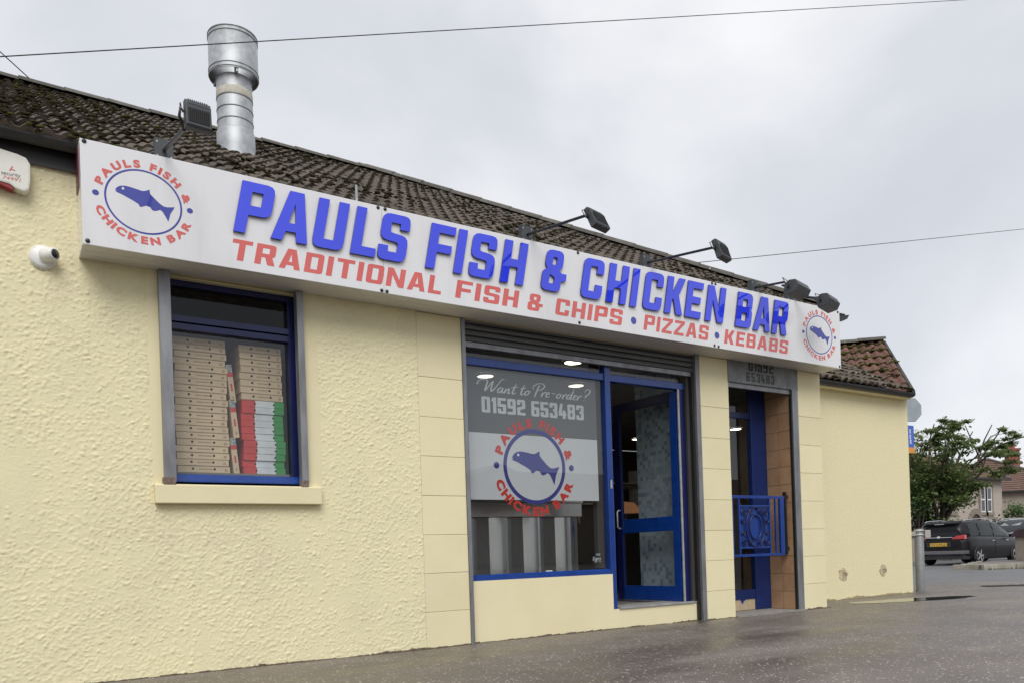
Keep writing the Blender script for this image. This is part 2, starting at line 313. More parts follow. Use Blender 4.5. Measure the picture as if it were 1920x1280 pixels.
def leafy(*names):
    for nm in names:
        t = M[nm].node_tree; N = t.nodes; K = t.links.new; b = N['Principled BSDF']
        tl = N.new('ShaderNodeBsdfTranslucent'); K(b.inputs['Base Color'].links[0].from_socket, tl.inputs['Color'])
        mx_ = N.new('ShaderNodeMixShader'); mx_.inputs['Fac'].default_value = .5; K(b.outputs['BSDF'], mx_.inputs[1]); K(tl.outputs['BSDF'], mx_.inputs[2]); K(mx_.outputs['Shader'], N['Material Output'].inputs['Surface'])
M['leaf_dark'] = mat('dark shrub leaf', (.055, .10, .04), (.032, .06, .026), scale=2.2, rough=.55)
M['leaf_bright'] = mat('bright shrub leaf', (.10, .18, .045), (.06, .12, .03), scale=2.2, rough=.55)
leafy('leaf', 'leaf_brown', 'leaf_dark', 'leaf_bright')
M['car_paint'] = mat('dark metallic car paint', (.012, .011, .013), (.009, .009, .011), scale=3, rough=.32, metal=0, spec=.2, coat=.12)
M['car_silver'] = mat('silver car paint', (.30, .33, .36), (.27, .3, .33), scale=3, rough=.25, metal=.5, coat=1)
M['car_glass'] = mat('tinted car glass', (.018, .024, .026), (.014, .018, .02), scale=2, rough=.03, spec=.3, ior=1.4)
M['car_plastic'] = mat('dark trim plastic', (.03, .03, .032), scale=9, rough=.6)
M['car_bumper'] = mat('grey bumper trim', (.16, .155, .165), scale=9, rough=.3, metal=.4, coat=.6)
M['chrome'] = mat('chrome', (.8, .8, .82), scale=9, rough=.12, metal=1)
M['tail_red'] = mat('red tail lamp', (.55, .02, .03), (.38, .012, .02), scale=9, rough=.12, coat=.8)
M['plate'] = mat('yellow number plate', (.80, .47, .02), scale=9, rough=.35)
M['tyre'] = mat('tyre rubber', (.018, .018, .019), scale=30, rough=.8)
M['alloy'] = mat('alloy wheel', (.62, .63, .65), scale=9, rough=.25, metal=.9)
M['drip_blue'] = M['blue_frame']

# ------------------------------------------------------------------ mesh helpers
class MB:
    def __init__(s): s.v = []; s.f = []; s.m = []; s.sm = []
    def add(s, vs, fs, mi=0, smooth=False):
        o = len(s.v); s.v += [tuple(p) for p in vs]
        for f in fs: s.f.append(tuple(i + o for i in f)); s.m.append(mi); s.sm.append(smooth)
        return s
    def box(s, x0, x1, y0, y1, z0, z1, mi=0):
        return s.add([(x0, y0, z0), (x1, y0, z0), (x1, y1, z0), (x0, y1, z0), (x0, y0, z1), (x1, y0, z1), (x1, y1, z1), (x0, y1, z1)],
                     [(0, 3, 2, 1), (4, 5, 6, 7), (0, 1, 5, 4), (1, 2, 6, 5), (2, 3, 7, 6), (3, 0, 4, 7)], mi)
    def quad(s, a, b, c, d, mi=0): return s.add([a, b, c, d], [(0, 1, 2, 3)], mi)
    def poly(s, pts, mi=0): return s.add(pts, [tuple(range(len(pts)))], mi)
    def prism(s, pts, axis, a, b, mi=0):
        """pts: 2D outline in the two other axes, extruded from a to b along axis 'x','y' or 'z'."""
        def P(p, t):
            return (t, p[0], p[1]) if axis == 'x' else ((p[0], t, p[1]) if axis == 'y' else (p[0], p[1], t))
        n = len(pts)
        return s.add([P(p, a) for p in pts] + [P(p, b) for p in pts],
                     [tuple(range(n))[::-1], tuple(range(n, 2 * n))] + [(i, (i + 1) % n, n + (i + 1) % n, n + i) for i in range(n)], mi)
    def tube(s, pts, r, seg=8, mi=0, cap=True, smooth=True):
        pts = [Vector(p) for p in pts]; rr = r if isinstance(r, (list, tuple)) else [r] * len(pts)
        vs = []; fs = []; prev = None
        for i, p in enumerate(pts):
            d = (pts[min(i + 1, len(pts) - 1)] - pts[max(i - 1, 0)]).normalized()
            if prev is None:
                a = Vector((0, 0, 1)) if abs(d.z) < .9 else Vector((1, 0, 0))
                n = d.cross(a).normalized()
            else:
                n = (prev - d * prev.dot(d)).normalized()
            prev = n; b = d.cross(n)
            for k in range(seg):
                t = 2 * pi * k / seg; vs.append(p + (n * cos(t) + b * sin(t)) * rr[i])
        for i in range(len(pts) - 1):
            for k in range(seg):
                k2 = (k + 1) % seg; fs.append((i * seg + k, i * seg + k2, (i + 1) * seg + k2, (i + 1) * seg + k))
        s.add(vs, fs, mi, smooth)
        if cap:
            s.add(vs[:seg], [tuple(range(seg))[::-1]], mi); s.add(vs[-seg:], [tuple(range(seg))], mi)
        return s
    def lathe(s, c, prof, seg=24, axis='z', mi=0, smooth=True):
        """prof: (radius, height) list along axis at centre c."""
        vs = []
        for r, h in prof:
            for k in range(seg):
                t = 2 * pi * k / seg; x, y = r * cos(t), r * sin(t)
                q = (x, y, h) if axis == 'z' else ((x, h, y) if axis == 'y' else (h, x, y))
                vs.append((c[0] + q[0], c[1] + q[1], c[2] + q[2]))
        fs = [(i * seg + k, i * seg + (k + 1) % seg, (i + 1) * seg + (k + 1) % seg, (i + 1) * seg + k) for i in range(len(prof) - 1) for k in range(seg)]
        return s.add(vs, fs, mi, smooth)
    def disc(s, c, r, axis='y', seg=16, mi=0, rz=None):
        rz = rz or r; vs = []
        for k in range(seg):
            t = 2 * pi * k / seg; x, y = r * cos(t), rz * sin(t)
            q = (x, y, 0) if axis == 'z' else ((x, 0, y) if axis == 'y' else (0, x, y))
            vs.append((c[0] + q[0], c[1] + q[1], c[2] + q[2]))
        return s.add(vs, [tuple(range(seg))], mi)
    def merge(s, me, T, mi=0):
        vs = [T @ v.co for v in me.vertices]
        return s.add(vs, [tuple(p.vertices) for p in me.polygons], mi)
    def xf(s, T):
        s.v = [tuple(T @ Vector(p)) for p in s.v]; return s
    def mesh(s, name, mats, off=(0, 0, 0), fix=True, bevel=0):
        me = bpy.data.meshes.new(name)
        me.from_pydata([(p[0] - off[0], p[1] - off[1], p[2] - off[2]) for p in s.v], [], s.f)
        for mm in (mats if isinstance(mats, (list, tuple)) else [mats]): me.materials.append(mm)
        me.polygons.foreach_set('material_index', s.m); me.polygons.foreach_set('use_smooth', s.sm)
        if fix or bevel:
            bm = bmesh.new(); bm.from_mesh(me)
            if bevel:
                bmesh.ops.bevel(bm, geom=list(bm.edges), offset=bevel, segments=2, affect='EDGES', profile=.6, clamp_overlap=True)
            if fix: bmesh.ops.recalc_face_normals(bm, faces=list(bm.faces))
            bm.to_mesh(me); bm.free()
        me.update(); return me

WORLD = {}          # object name -> its origin in world (or thing-local) coordinates
def link(name, data, parent=None, loc=(0, 0, 0)):
    o = bpy.data.objects.new(name, data); COL.objects.link(o)
    WORLD[o.name] = Vector(loc)
    if parent is not None:
        o.parent = parent; o.location = Vector(loc) - WORLD[parent.name]
    else:
        o.location = loc
    return o
def put(name, mb, mats, parent=None, fix=True, bevel=0, origin=None, **props):
    """mb is in world coordinates (or in the coordinates of a turned root); the object's origin goes to its centre."""
    if origin is None:
        n = len(mb.v); lo = [min(p[i] for p in mb.v) for i in range(3)]; hi = [max(p[i] for p in mb.v) for i in range(3)]
        origin = ((lo[0] + hi[0]) / 2, (lo[1] + hi[1]) / 2, lo[2])
    me = mb.mesh(name, mats, origin, fix, bevel)
    o = link(name, me, parent, origin)
    for k, v in props.items(): o[k] = v
    return o
def thing(name, label, cat, loc=(0, 0, 0), rz=0, group=None, local=False):
    o = bpy.data.objects.new(name, None); COL.objects.link(o); o.empty_display_size = .1
    o.location = loc; o.rotation_euler = (0, 0, rz)
    WORLD[o.name] = Vector((0, 0, 0)) if (rz or local) else Vector(loc)
    o['label'] = label; o['category'] = cat
    if group: o['group'] = group
    return o
def tag(o, label, cat, group=None):
    o['label'] = label; o['category'] = cat
    if group: o['group'] = group
    return o
def copy_tree(o, parent=None):
    c = o.copy(); COL.objects.link(c); WORLD[c.name] = WORLD[o.name].copy()
    if parent is not None: c.parent = parent
    for ch in list(o.children): copy_tree(ch, c)
    return c
def inst(name, me, parent, loc, rot=None, scale=None):
    o = link(name, me, parent, loc)
    if rot: o.rotation_euler = rot
    if scale: o.scale = scale
    return o

# ------------------------------------------------------------------ lettering
def arc_corners(pts, seg=4):
    """pts (x, y[, radius]) -> outline with rounded corners."""
    out = []; n = len(pts)
    for i, p in enumerate(pts):
        r = p[2] if len(p) > 2 else 0
        P = Vector(p[:2])
        if r <= 0: out.append((P.x, P.y)); continue
        A = Vector(pts[i - 1][:2]); B = Vector(pts[(i + 1) % n][:2])
        da = (A - P); db = (B - P); r = min(r, da.length * .48, db.length * .48)
        a = P + da.normalized() * r; b = P + db.normalized() * r
        for k in range(seg + 1):
            t = k / seg; q = a * (1 - t) ** 2 + P * 2 * t * (1 - t) + b * t * t
            out.append((q.x, q.y))
    return out
def glyphs(s=.22, t=.19, W=.63, R=.17):
    G = {}
    G['P'] = [[(0, 0), (s, 0), (s, .36), (W, .36, R), (W, 1, R), (0, 1)], [(s, .36 + t), (s, 1 - t), (W - s, 1 - t), (W - s, .36 + t)]]
    G['R'] = [[(0, 0), (s, 0), (s, .36), (W * .50, .36), (W * .66, 0), (W * 1.04, 0), (W * .86, .38), (W, .46, R * .7), (W, 1, R), (0, 1)], [(s, .36 + t * .95), (s, 1 - t), (W - s, 1 - t), (W - s, .36 + t * .95)]]
    a = W * 1.12
    G['A'] = [[(0, 0), (s, 0), (s + .045, .19), (a - s - .045, .19), (a - s, 0), (a, 0), (a * .70, 1), (a * .30, 1)], [(a / 2 - .07, .36), (a / 2, .76), (a / 2 + .07, .36)]]
    G['U'] = [[(0, 1), (0, 0, R), (W, 0, R), (W, 1), (W - s, 1), (W - s, t), (s, t), (s, 1)]]
    G['L'] = [[(0, 0), (W * .84, 0), (W * .84, t), (s, t), (s, 1), (0, 1)]]
    G['S'] = [[(0, 0, R), (W, 0, R), (W, .56, R), (s, .60, .05), (s, 1 - t), (W - s, 1 - t), (W - s, .69), (W, .69), (W, 1, R), (0, 1, R), (0, .44, R), (W - s, .40, .05), (W - s, t), (s, t), (s, .31), (0, .31)]]
    G['F'] = [[(0, 0), (s, 0), (s, .38), (W * .88, .38), (W * .88, .38 + t), (s, .38 + t), (s, 1 - t), (W * .95, 1 - t), (W * .95, 1), (0, 1)]]
    G['I'] = [[(0, 0), (s, 0), (s, 1), (0, 1)]]
    G['H'] = [[(0, 0), (s, 0), (s, .39), (W - s, .39), (W - s, 0), (W, 0), (W, 1), (W - s, 1), (W - s, .39 + t), (s, .39 + t), (s, 1), (0, 1)]]
    G['C'] = [[(0, 0, R), (W, 0, R), (W, .36), (W - s, .36), (W - s, t), (s, t), (s, 1 - t), (W - s, 1 - t), (W - s, .64), (W, .64), (W, 1, R), (0, 1, R)]]
    k = W
    G['K'] = [[(0, 0), (s, 0), (s, .36), (s + .05, .42), (k - s * 1.02, 0), (k * 1.02, 0), (k * .70, .53), (k * 1.0, 1), (k - s * 1.05, 1), (s + .03, .62), (s, .60), (s, 1), (0, 1)]]
    e = W * .92
    G['E'] = [[(0, 0), (e, 0), (e, t), (s, t), (s, .40), (e * .9, .40), (e * .9, .40 + t), (s, .40 + t), (s, 1 - t), (e, 1 - t), (e, 1), (0, 1)]]
    n = W * 1.1
    G['N'] = [[(0, 0), (s, 0), (s, .62), (n - s * 1.05, 0), (n, 0), (n, 1), (n - s, 1), (n - s, .40), (s * 1.05, 1), (0, 1)]]
    G['B'] = [[(0, 0), (W, 0, R), (W, .46, R * .6), (W * .93, .52), (W * .97, .58, R * .5), (W * .97, 1, R), (0, 1)], [(s, t), (s, .42), (W - s, .42), (W - s, t)], [(s, .59), (s, 1 - t), (W - s * 1.05, 1 - t), (W - s * 1.05, .59)]]
    G['T'] = [[(W / 2 - s / 2, 0), (W / 2 + s / 2, 0), (W / 2 + s / 2, 1 - t), (W, 1 - t), (W, 1), (0, 1), (0, 1 - t), (W / 2 - s / 2, 1 - t)]]
    G['D'] = [[(0, 0), (W, 0, R), (W, 1, R), (0, 1)], [(s, t), (s, 1 - t), (W - s, 1 - t), (W - s, t)]]
    G['O'] = [[(0, 0, R), (W, 0, R), (W, 1, R), (0, 1, R)], [(s, t, R * .3), (s, 1 - t, R * .3), (W - s, 1 - t, R * .3), (W - s, t, R * .3)]]
    G['0'] = G['O']
    G['Z'] = [[(0, 0), (W, 0), (W, t), (s * 1.1, t), (W, 1 - t), (W, 1), (0, 1), (0, 1 - t), (W - s * 1.1, 1 - t), (0, t)]]
    G['&'] = [[(0, 0, R), (.56, 0, R), (.56, .26), (.70, .30), (.70, .46), (.56, .46), (.46, .52), (.56, .60, .06), (.56, 1, R), (.05, 1, R), (.05, .62, .06), (.12, .54), (0, .46, .08)],
              [(.25, .64), (.25, .83), (.37, .83), (.37, .64)], [(.21, .18), (.21, .40), (.36, .34), (.36, .18)]]
    G['1'] = [[(.10, 0), (.10 + s, 0), (.10 + s, 1), (.12, 1), (0, .86), (0, .72), (.10, .76)]]
    G['2'] = [[(0, 0), (W, 0), (W, t), (s, t), (s, .36), (W, .44, .05), (W, 1, R), (0, 1, R), (0, .66), (s, .66), (s, 1 - t), (W - s, 1 - t), (W - s, .58), (0, .50, .05)]]
    G['3'] = [[(0, 0, R), (W, 0, R), (W, .47, .06), (W * .93, .52), (W, .57, .06), (W, 1, R), (0, 1, R), (0, .68), (s, .68), (s, 1 - t), (W - s, 1 - t), (W - s, .6), (s * 1.1, .6), (s * 1.1, .43), (W - s, .43), (W - s, t), (s, t), (s, .32), (0, .32)]]
    G['4'] = [[(W * .5, 0), (W * .5 + s, 0), (W * .5 + s, .2), (W, .2), (W, .2 + t), (W * .5 + s, .2 + t), (W * .5 + s, .55), (W * .5, .55), (W * .5, .2 + t), (s, .2 + t), (W * .55, 1), (W * .22, 1), (0, .42), (0, .2), (W * .5, .2)]]
    G['5'] = [[(0, 0, R), (W, 0, R), (W, .62, R), (s, .62), (s, 1 - t), (W, 1 - t), (W, 1), (0, 1), (0, .43), (W - s, .43), (W - s, t), (s, t), (s, .32), (0, .32)]]
    G['6'] = [[(0, 0, R), (W, 0, R), (W, .62, R), (s, .62), (s, 1 - t), (W, 1 - t), (W, 1), (0, 1, R)], [(s, t), (s, .43), (W - s, .43), (W - s, t)]]
    G['8'] = [[(0, 0, R), (W, 0, R), (W, .46, .06), (W * .94, .52), (W, .58, .06), (W, 1, R), (0, 1, R), (0, .58, .06), (W * .06, .52), (0, .46, .06)], [(s, t), (s, .43), (W - s, .43), (W - s, t)], [(s, .6), (s, 1 - t), (W - s, 1 - t), (W - s, .6)]]
    G['9'] = [[(0, 0), (W, 0, R), (W, 1, R), (0, 1, R), (0, .38, R), (W - s, .38), (W - s, t), (0, t)], [(s, .57), (s, 1 - t), (W - s, 1 - t), (W - s, .57)]]
    return G
def width(g): return max(p[0] for p in g[0])
def curve_mesh(loops, depth=0.0):
    """2D outlines with holes -> mesh in the XZ plane facing -Y, from y=0 to y=-depth."""
    cu = bpy.data.curves.new('outline', 'CURVE'); cu.dimensions = '2D'; cu.fill_mode = 'BOTH' if depth else 'FRONT'
    cu.extrude = depth / 2
    for lp in loops:
        sp = cu.splines.new('POLY'); sp.points.add(len(lp) - 1); sp.use_cyclic_u = True
        for q, p in zip(sp.points, lp): q.co = (p[0], p[1], 0, 1)
    o = bpy.data.objects.new('outline', cu); COL.objects.link(o)
    me = bpy.data.meshes.new_from_object(o)
    bpy.data.objects.remove(o); bpy.data.curves.remove(cu)
    me.transform(Matrix(((1, 0, 0, 0), (0, 0, -1, -depth / 2), (0, 1, 0, 0), (0, 0, 0, 1))))
    return me
_font = {}
def font_mesh(ch, bold=.012, space=1.0):
    """One string in Blender's own font, flat in XZ facing -Y; cap height about .7."""
    key = (ch, bold)
    if key in _font: return _font[key]
    cu = bpy.data.curves.new('text', 'FONT'); cu.body = ch; cu.size = 1; cu.offset = bold; cu.resolution_u = 3; cu.fill_mode = 'FRONT'; cu.space_character = space
    o = bpy.data.objects.new('text', cu); COL.objects.link(o)
    me = bpy.data.meshes.new_from_object(o)
    bpy.data.objects.remove(o); bpy.data.curves.remove(cu)
    me.transform(Matrix(((1, 0, 0, 0), (0, 0, -1, 0), (0, 1, 0, 0), (0, 0, 0, 1))))
    xs = [v.co.x for v in me.vertices] or [0]; zs = [v.co.z for v in me.vertices] or [0]
    _font[key] = (me, min(xs), max(xs), min(zs), max(zs))
    return _font[key]
def flat_text(mb, text, x, z, h, y, w=None, bold=.012, mi=0, shear=0.0):
    """text with cap height h, baseline z, from x; if w is given the text is fitted to that width."""
    me, a, b, c, d = font_mesh(text, bold); _, _, _, c0, d0 = font_mesh('H', bold)
    k = h / (d0 - c0); kx = (w / (b - a)) if w else k
    T = Matrix(((kx, 0, shear * k, x - a * kx), (0, 1, 0, y), (0, 0, k, z - c0 * k), (0, 0, 0, 1)))
    mb.merge(me, T, mi)
def ring_text(mb, text, cx, cz, rx, rz, h, a0, a1, y, inward=False, mi=0, wide=1.0, bold=.03):
    """letters round an ellipse between two angles (degrees); inward = reading along the bottom."""
    ws = []
    for c in text:
        if c == ' ': ws.append(.42)
        else:
            me, a, b, _, _ = font_mesh(c, bold); ws.append((b - a) + .10)
    tot = sum(ws); pos = 0
    for c, wd in zip(text, ws):
        t = (pos + wd / 2) / tot; pos += wd
        if c == ' ': continue
        me, a, b, z0, z1 = font_mesh(c, bold); _, _, _, c0, d0 = font_mesh('H', bold)
        k = h / (d0 - c0); ang = radians(a0 + (a1 - a0) * t)
        px, pz = cx + rx * cos(ang), cz + rz * sin(ang)
        rot = ang - pi / 2 if not inward else ang + pi / 2
        L1 = Matrix(((k * wide, 0, 0, -(a + b) / 2 * k * wide), (0, 1, 0, 0), (0, 0, k, -h / 2), (0, 0, 0, 1)))
        R1 = Matrix(((cos(rot), 0, -sin(rot), px), (0, 1, 0, y), (sin(rot), 0, cos(rot), pz), (0, 0, 0, 1)))
        mb.merge(me, R1 @ L1, mi)
FISH = [(-.182, .052), (-.170, .074), (-.150, .090), (-.120, .098), (-.090, .097), (-.045, .090), (-.010, .084), (.010, .090), (.038, .106), (.040, .074),
        (.062, .050), (.095, .018), (.125, -.004), (.150, -.006), (.200, .006), (.186, -.022), (.170, -.052), (.162, -.086), (.154, -.118),
        (.138, -.084), (.120, -.050), (.102, -.036), (.086, -.046), (.066, -.054), (.050, -.050), (.038, -.030), (.012, -.024), (-.012, -.038), (-.026, -.044), (-.038, -.022),
        (-.070, -.004), (-.110, .014), (-.140, .028), (-.168, .036), (-.180, .044), (-.166, .056)]
def roundel(parent, cx, cz, sx, sz, y, dy, m_red, m_blue, m_white, ring_w=.012, letter_h=.062, wide=1.18, bold=.055):
    """The shop's round emblem: ring, fish, two dots and the name round it; sx, sz scale it."""
    n = 64; vs = []; fs = []
    for k in range(n):
        t = 2 * pi * k / n
        for r in (.25, .25 - ring_w / 1.0): vs.append((cx + r * cos(t) * sx, y, cz + r * sin(t) * sz))
    for k in range(n):
        a = 2 * k; b = 2 * ((k + 1) % n); fs.append((a, b, b + 1, a + 1))
    mb = MB().add(vs, fs); put('emblem_ring', mb, m_blue, parent, fix=False)
    me = curve_mesh([[(p[0] * sx, p[1] * sz) for p in FISH]])
    mb = MB().merge(me, Matrix.Translation((cx, y, cz))); f = put('fish_emblem', mb, m_blue, parent, fix=False)
    put('fish_eye', MB().disc((cx - .132 * sx, y - dy, cz + .074 * sz), .0085 * sx, 'y', 10), m_white, f, fix=False)
    for s in (-1, 1):
        put('emblem_dot', MB().disc((cx + s * .302 * sx, y, cz + .002), .021 * sx, 'y', 20, rz=.021 * sz), m_blue, parent, fix=False)
    mb = MB(); ring_text(mb, 'PAULS FISH &', cx, cz, .298 * sx, .295 * sz, letter_h * sz, 166, 9, y, wide=wide * sx / sz, bold=bold)
    put('ring_lettering', mb, m_red, parent, fix=False); mb = MB()
    ring_text(mb, 'CHICKEN BAR', cx, cz, .298 * sx, .295 * sz, letter_h * sz, 197, 342, y, inward=True, wide=wide * sx / sz, bold=bold)
    put('ring_lettering', mb, m_red, parent, fix=False)

# ------------------------------------------------------------------ ground, road, kerbs
def FR(f, r, z=0): p = CAM + f0 * f + r0 * r; return (p.x, p.y, z)
def grid_sheet(name, poly, z, m, step=None, kind='structure'):
    mb = MB().poly([(p[0], p[1], z) for p in poly])
    return put(name, mb, m, None, fix=False, kind=kind)
grid_sheet('ground', [(-900, -900), (900, -900), (900, 900), (-900, 900)], -.06, M['garden'])
def Q(f, r): a = FR(f, r); return (a[0], a[1])
grid_sheet('road', [Q(14.0, -60), Q(14.0, 90), Q(60, 90), Q(60, -60)], -.03, M['road'])
# footway: reaches to the road's near edge with a dropped, slightly wavy kerb line
edge = [Q(15.0 + .12 * sin(r * .9) + .05 * sin(r * 2.3), r) for r in [x * .5 for x in range(-30, 121)]]
pv = [Q(-40, -60), Q(-40, 90)] + [Q(15, 90)] + edge[::-1] + [Q(15, -60)]
bm_ = MB().prism([(p[0], p[1]) for p in pv], 'z', -.055, 0.0)
put('pavement', bm_, M['pavement'], None, kind='structure')
# traffic island corner across the road, edged by kerb stones
isl = [Q(22.0, 12.3), Q(22.0, 40), Q(26.5, 40), Q(26.5, 14.2), Q(25.2, 13.0), Q(23.0, 12.2)]
isl = [Q(22.15, 13.05), Q(22.15, 45), Q(27.2, 45), Q(26.6, 16.2), Q(25.0, 14.7), Q(23.2, 13.3)]
fp = put('far_footway', MB().prism(isl, 'z', -.05, .10), M['pavement'], None, kind='structure')
k = 12.45
kmb = MB().box(-.44, .44, -.08, .08, -.05, .115).mesh('kerb_stone', M['kerb'], (0, 0, 0), bevel=.015)
ang = atan2(r0.y, r0.x)
for i in range(24):
    p = Q(22.06, 13.5 + i * .9)
    inst('kerb_stone', kmb, fp, (p[0], p[1], 0), (0, 0, ang + random.uniform(-.01, .01)))
for (f, r, a) in ((22.45, 12.95, .75), (23.15, 13.2, 2.0), (24.0, 13.85, 2.1), (24.75, 14.4, 2.1), (25.5, 15.0, 2.1)):
    p = Q(f, r); inst('kerb_stone', kmb, fp, (p[0], p[1], 0), (0, 0, ang - a + (pi if a > 1 else 0)))
# grass growing in the kerb joint
mb = MB()
for i in range(900):
    r = random.uniform(13.1, 30); f = 21.93 + random.uniform(-.05, .03); p = FR(f, r, -.03); h = random.uniform(.02, .07); a = random.uniform(0, pi)
    dx, dy = cos(a) * .012, sin(a) * .012
    mb.add([(p[0] - dx, p[1] - dy, p[2]), (p[0] + dx, p[1] + dy, p[2]), (p[0] + random.uniform(-.02, .02), p[1] + random.uniform(-.02, .02), p[2] + h)], [(0, 1, 2)])
put('kerb_grass', mb, M['grass'], None, fix=False, kind='stuff')
# puddle and drain covers
mb = MB(); n = 56; pts = []
PA, PB = Vector((9.6, .20)), Vector((11.75, -.38))
for k in range(n):
    t = 2 * pi * k / n
    c = (PA + PB) / 2; ax = (PB - PA) / 2; nx = Vector((-ax.y, ax.x)).normalized() * .25
    wob = 1 + .22 * mnoise.noise((cos(t) * 1.7, sin(t) * 1.7, 3.1)) + .12 * mnoise.noise((cos(t) * 5, sin(t) * 5, 1))
    q = c + ax * cos(t) * wob + nx * sin(t) * wob
    pts.append((q.x, q.y, .004))
put('puddle', mb.poly(pts), M['water'], None, fix=False, kind='structure')
for (f, r, a, b, lab) in ((13.55, 8.25, .20, .14, 'small square iron drain cover in the wet footway'), (13.5, 8.95, .48, .17, 'long iron drain cover in the footway at the road edge')):
    o = thing('drain_cover', lab, 'drain cover', FR(f, r), ang, local=True)
    put('rim', MB().box(-a, a, -b, b, .001, .010), M['drain'], o)
    for k in range(5):
        x = -a + a * 2 * (k + .5) / 5; put('bar', MB().box(x - a * .13, x + a * .13, -b * .8, b * .8, .0105, .018), M['drain'], o)

# ------------------------------------------------------------------ the shop building
shop = thing('chip_shop', 'cream single-storey takeaway shop with mossy tiled hip roof', 'building', (4.4, 0, 0))
def part(name, mb, mm, parent=None, **k): return put(name, mb, mm, parent or shop, **k)
EAVE = 3.72
wl = MB()
wl.box(-5, 1.06, 0, .32, -.1, EAVE)                 # left of the window
wl.box(1.06, 2.14, 0, .32, -.1, 1.30)               # under it
wl.box(1.06, 2.14, 0, .32, 2.99, EAVE)              # over it
wl.box(2.14, 3.175, 0, .32, -.1, EAVE)
front_wall = part('front_wall', wl, M['roughcast'])
def harl_sheet(name, x0, x1, z0, z1, step, y, parent, seed):
    """Thrown harl: thousands of overlapping small lumps of different size and lie, thinner in places."""
    rnd = random.Random(seed); nx = int((x1 - x0) / step); nz = int((z1 - z0) / step)
    hx = (x1 - x0) / nx; hz = (z1 - z0) / nz
    Hh = np.zeros((nz + 1, nx + 1))
    for _ in range(int((x1 - x0) * (z1 - z0) * 2500)):
        x = rnd.uniform(x0, x1); z = rnd.uniform(z0, z1)
        dens = mnoise.noise((x * 1.1, 5, z * 1.1)) + .6 * mnoise.noise((x * 4.2, 2, z * 5.2))
        if dens < rnd.uniform(-.75, .25): continue
        r = rnd.uniform(.0065, .0125) * (1.35 if rnd.random() < .12 else 1); e = rnd.uniform(.5, .95); t = rnd.gauss(.25, .5)
        h = r * rnd.uniform(.22, .46); c, s_ = cos(t), sin(t)
        i0 = max(0, int((x - 1.3 * r - x0) / hx)); i1 = min(nx, int((x + 1.3 * r - x0) / hx) + 1); j0 = max(0, int((z - 1.3 * r - z0) / hz)); j1 = min(nz, int((z + 1.3 * r - z0) / hz) + 1)
        gx = x0 + hx * np.arange(i0, i1 + 1)[None, :] - x; gz = z0 + hz * np.arange(j0, j1 + 1)[:, None] - z
        u = (gx * c + gz * s_) / (1.25 * r); v = (-gx * s_ + gz * c) / (e * r)
        d = np.clip(1 - u * u - v * v, 0, 1) ** .7 * h
        sub = Hh[j0:j1 + 1, i0:i1 + 1]; np.maximum(sub + d * .25, np.maximum(sub, d), out=sub) if False else np.copyto(sub, np.maximum(sub, d) + .25 * np.minimum(sub, d))
    vs = []
    for j in range(nz + 1):
        z = z0 + hz * j
        for i in range(nx + 1):
            x = x0 + hx * i; vs.append((x, y - .0006 - Hh[j, i] - .0012 * mnoise.noise((x * 60, 0, z * 60)), z))
    k = nx + 1
    mb = MB().add(vs, [(j * k + i, j * k + i + 1, (j + 1) * k + i + 1, (j + 1) * k + i) for j in range(nz) for i in range(nx)], 0, True)
    return put(name, mb, M['harl_coat'], parent, fix=False)
for (x0, x1, z0, z1) in ((-.5, .985, -.05, 3.62), (.985, 2.268, -.05, 1.41), (2.268, 3.175, -.05, 2.99)):
    harl_sheet('roughcast_coat', x0, x1, z0, z1, .0074, -.0015, shop, int(x0 * 10) + 40)
wl = MB().box(3.175, 8.88, .004, .32, 2.985, EAVE).box(3.175, 3.632, .012, .32, -.1, 2.985).box(6.70, 7.178, .012, .32, -.1, 2.985).box(8.42, 8.88, .012, .32, -.1, 2.985)
wl.box(8.70, 8.88, .32, .76, -.1, EAVE)
part('pier_backing', wl, M['joint'])
part('back_wall', MB().box(-5, 8.88, 8.0, 8.3, -.1, EAVE).box(-5.3, -5, 0, 8.3, -.1, EAVE), M['roughcast'])
zj = [-.05, .322, .667, 1.010, 1.360, 1.712, 2.062, 2.418, 2.985]
for (x0, x1) in ((3.178, 3.630), (6.702, 7.176), (8.424, 8.88)):
    for a, b in zip(zj, zj[1:]):
        g = .0013
        part('stone_block', MB().box(x0, x1, random.uniform(-.001, .001), .05, a + g, b - g), M['cream'], bevel=.004)
mb = MB(); x = -.5
while x < 8.88:
    if 7.18 < x < 8.42: x = 8.43
    w_ = random.uniform(.02, .09); h = max(.002, .010 + .016 * mnoise.noise((x * 1.9, 0, 3)) + random.uniform(-.004, .006)); d = max(.004, .014 + .014 * mnoise.noise((x * 2.7, 4, 0)) + random.uniform(-.004, .008))
    y0 = .05 if 3.67 < x < 6.6 else -.002
    mb.add([(x, y0 - d, .001), (x + w_, y0 - d * random.uniform(.5, 1.2), .001), (x + w_, y0 - .001, h), (x, y0 - .001, h * random.uniform(.5, 1.2))], [(0, 1, 2, 3)]); x += w_
part('joint_dirt', mb, M['dirt'], fix=False, kind='stuff')
# smooth plaster margin and sill round the small window
part('window_margin', MB().box(.985, 1.07, -.004, .03, 1.41, 2.99), M['cream'])
part('window_margin', MB().box(2.13, 2.268, -.004, .03, 1.41, 2.99), M['cream'])
part('window_reveal', MB().box(1.065, 1.075, .03, .16, 1.42, 2.99).box(2.125, 2.135, .03, .16, 1.42, 2.99).box(1.065, 2.135, .032, .16, 2.975, 2.985), M['cream'])
part('window_sill', MB().prism([(-.065, 1.272), (-.065, 1.405), (-.055, 1.414), (.18, 1.43), (.18, 1.272)], 'x', .99, 2.243), M['cream'], bevel=.006)
# wall plate / eave boards
part('fascia_board', MB().box(-5, 9.0, -.02, .0, 3.62, 3.74), M['gutter'])

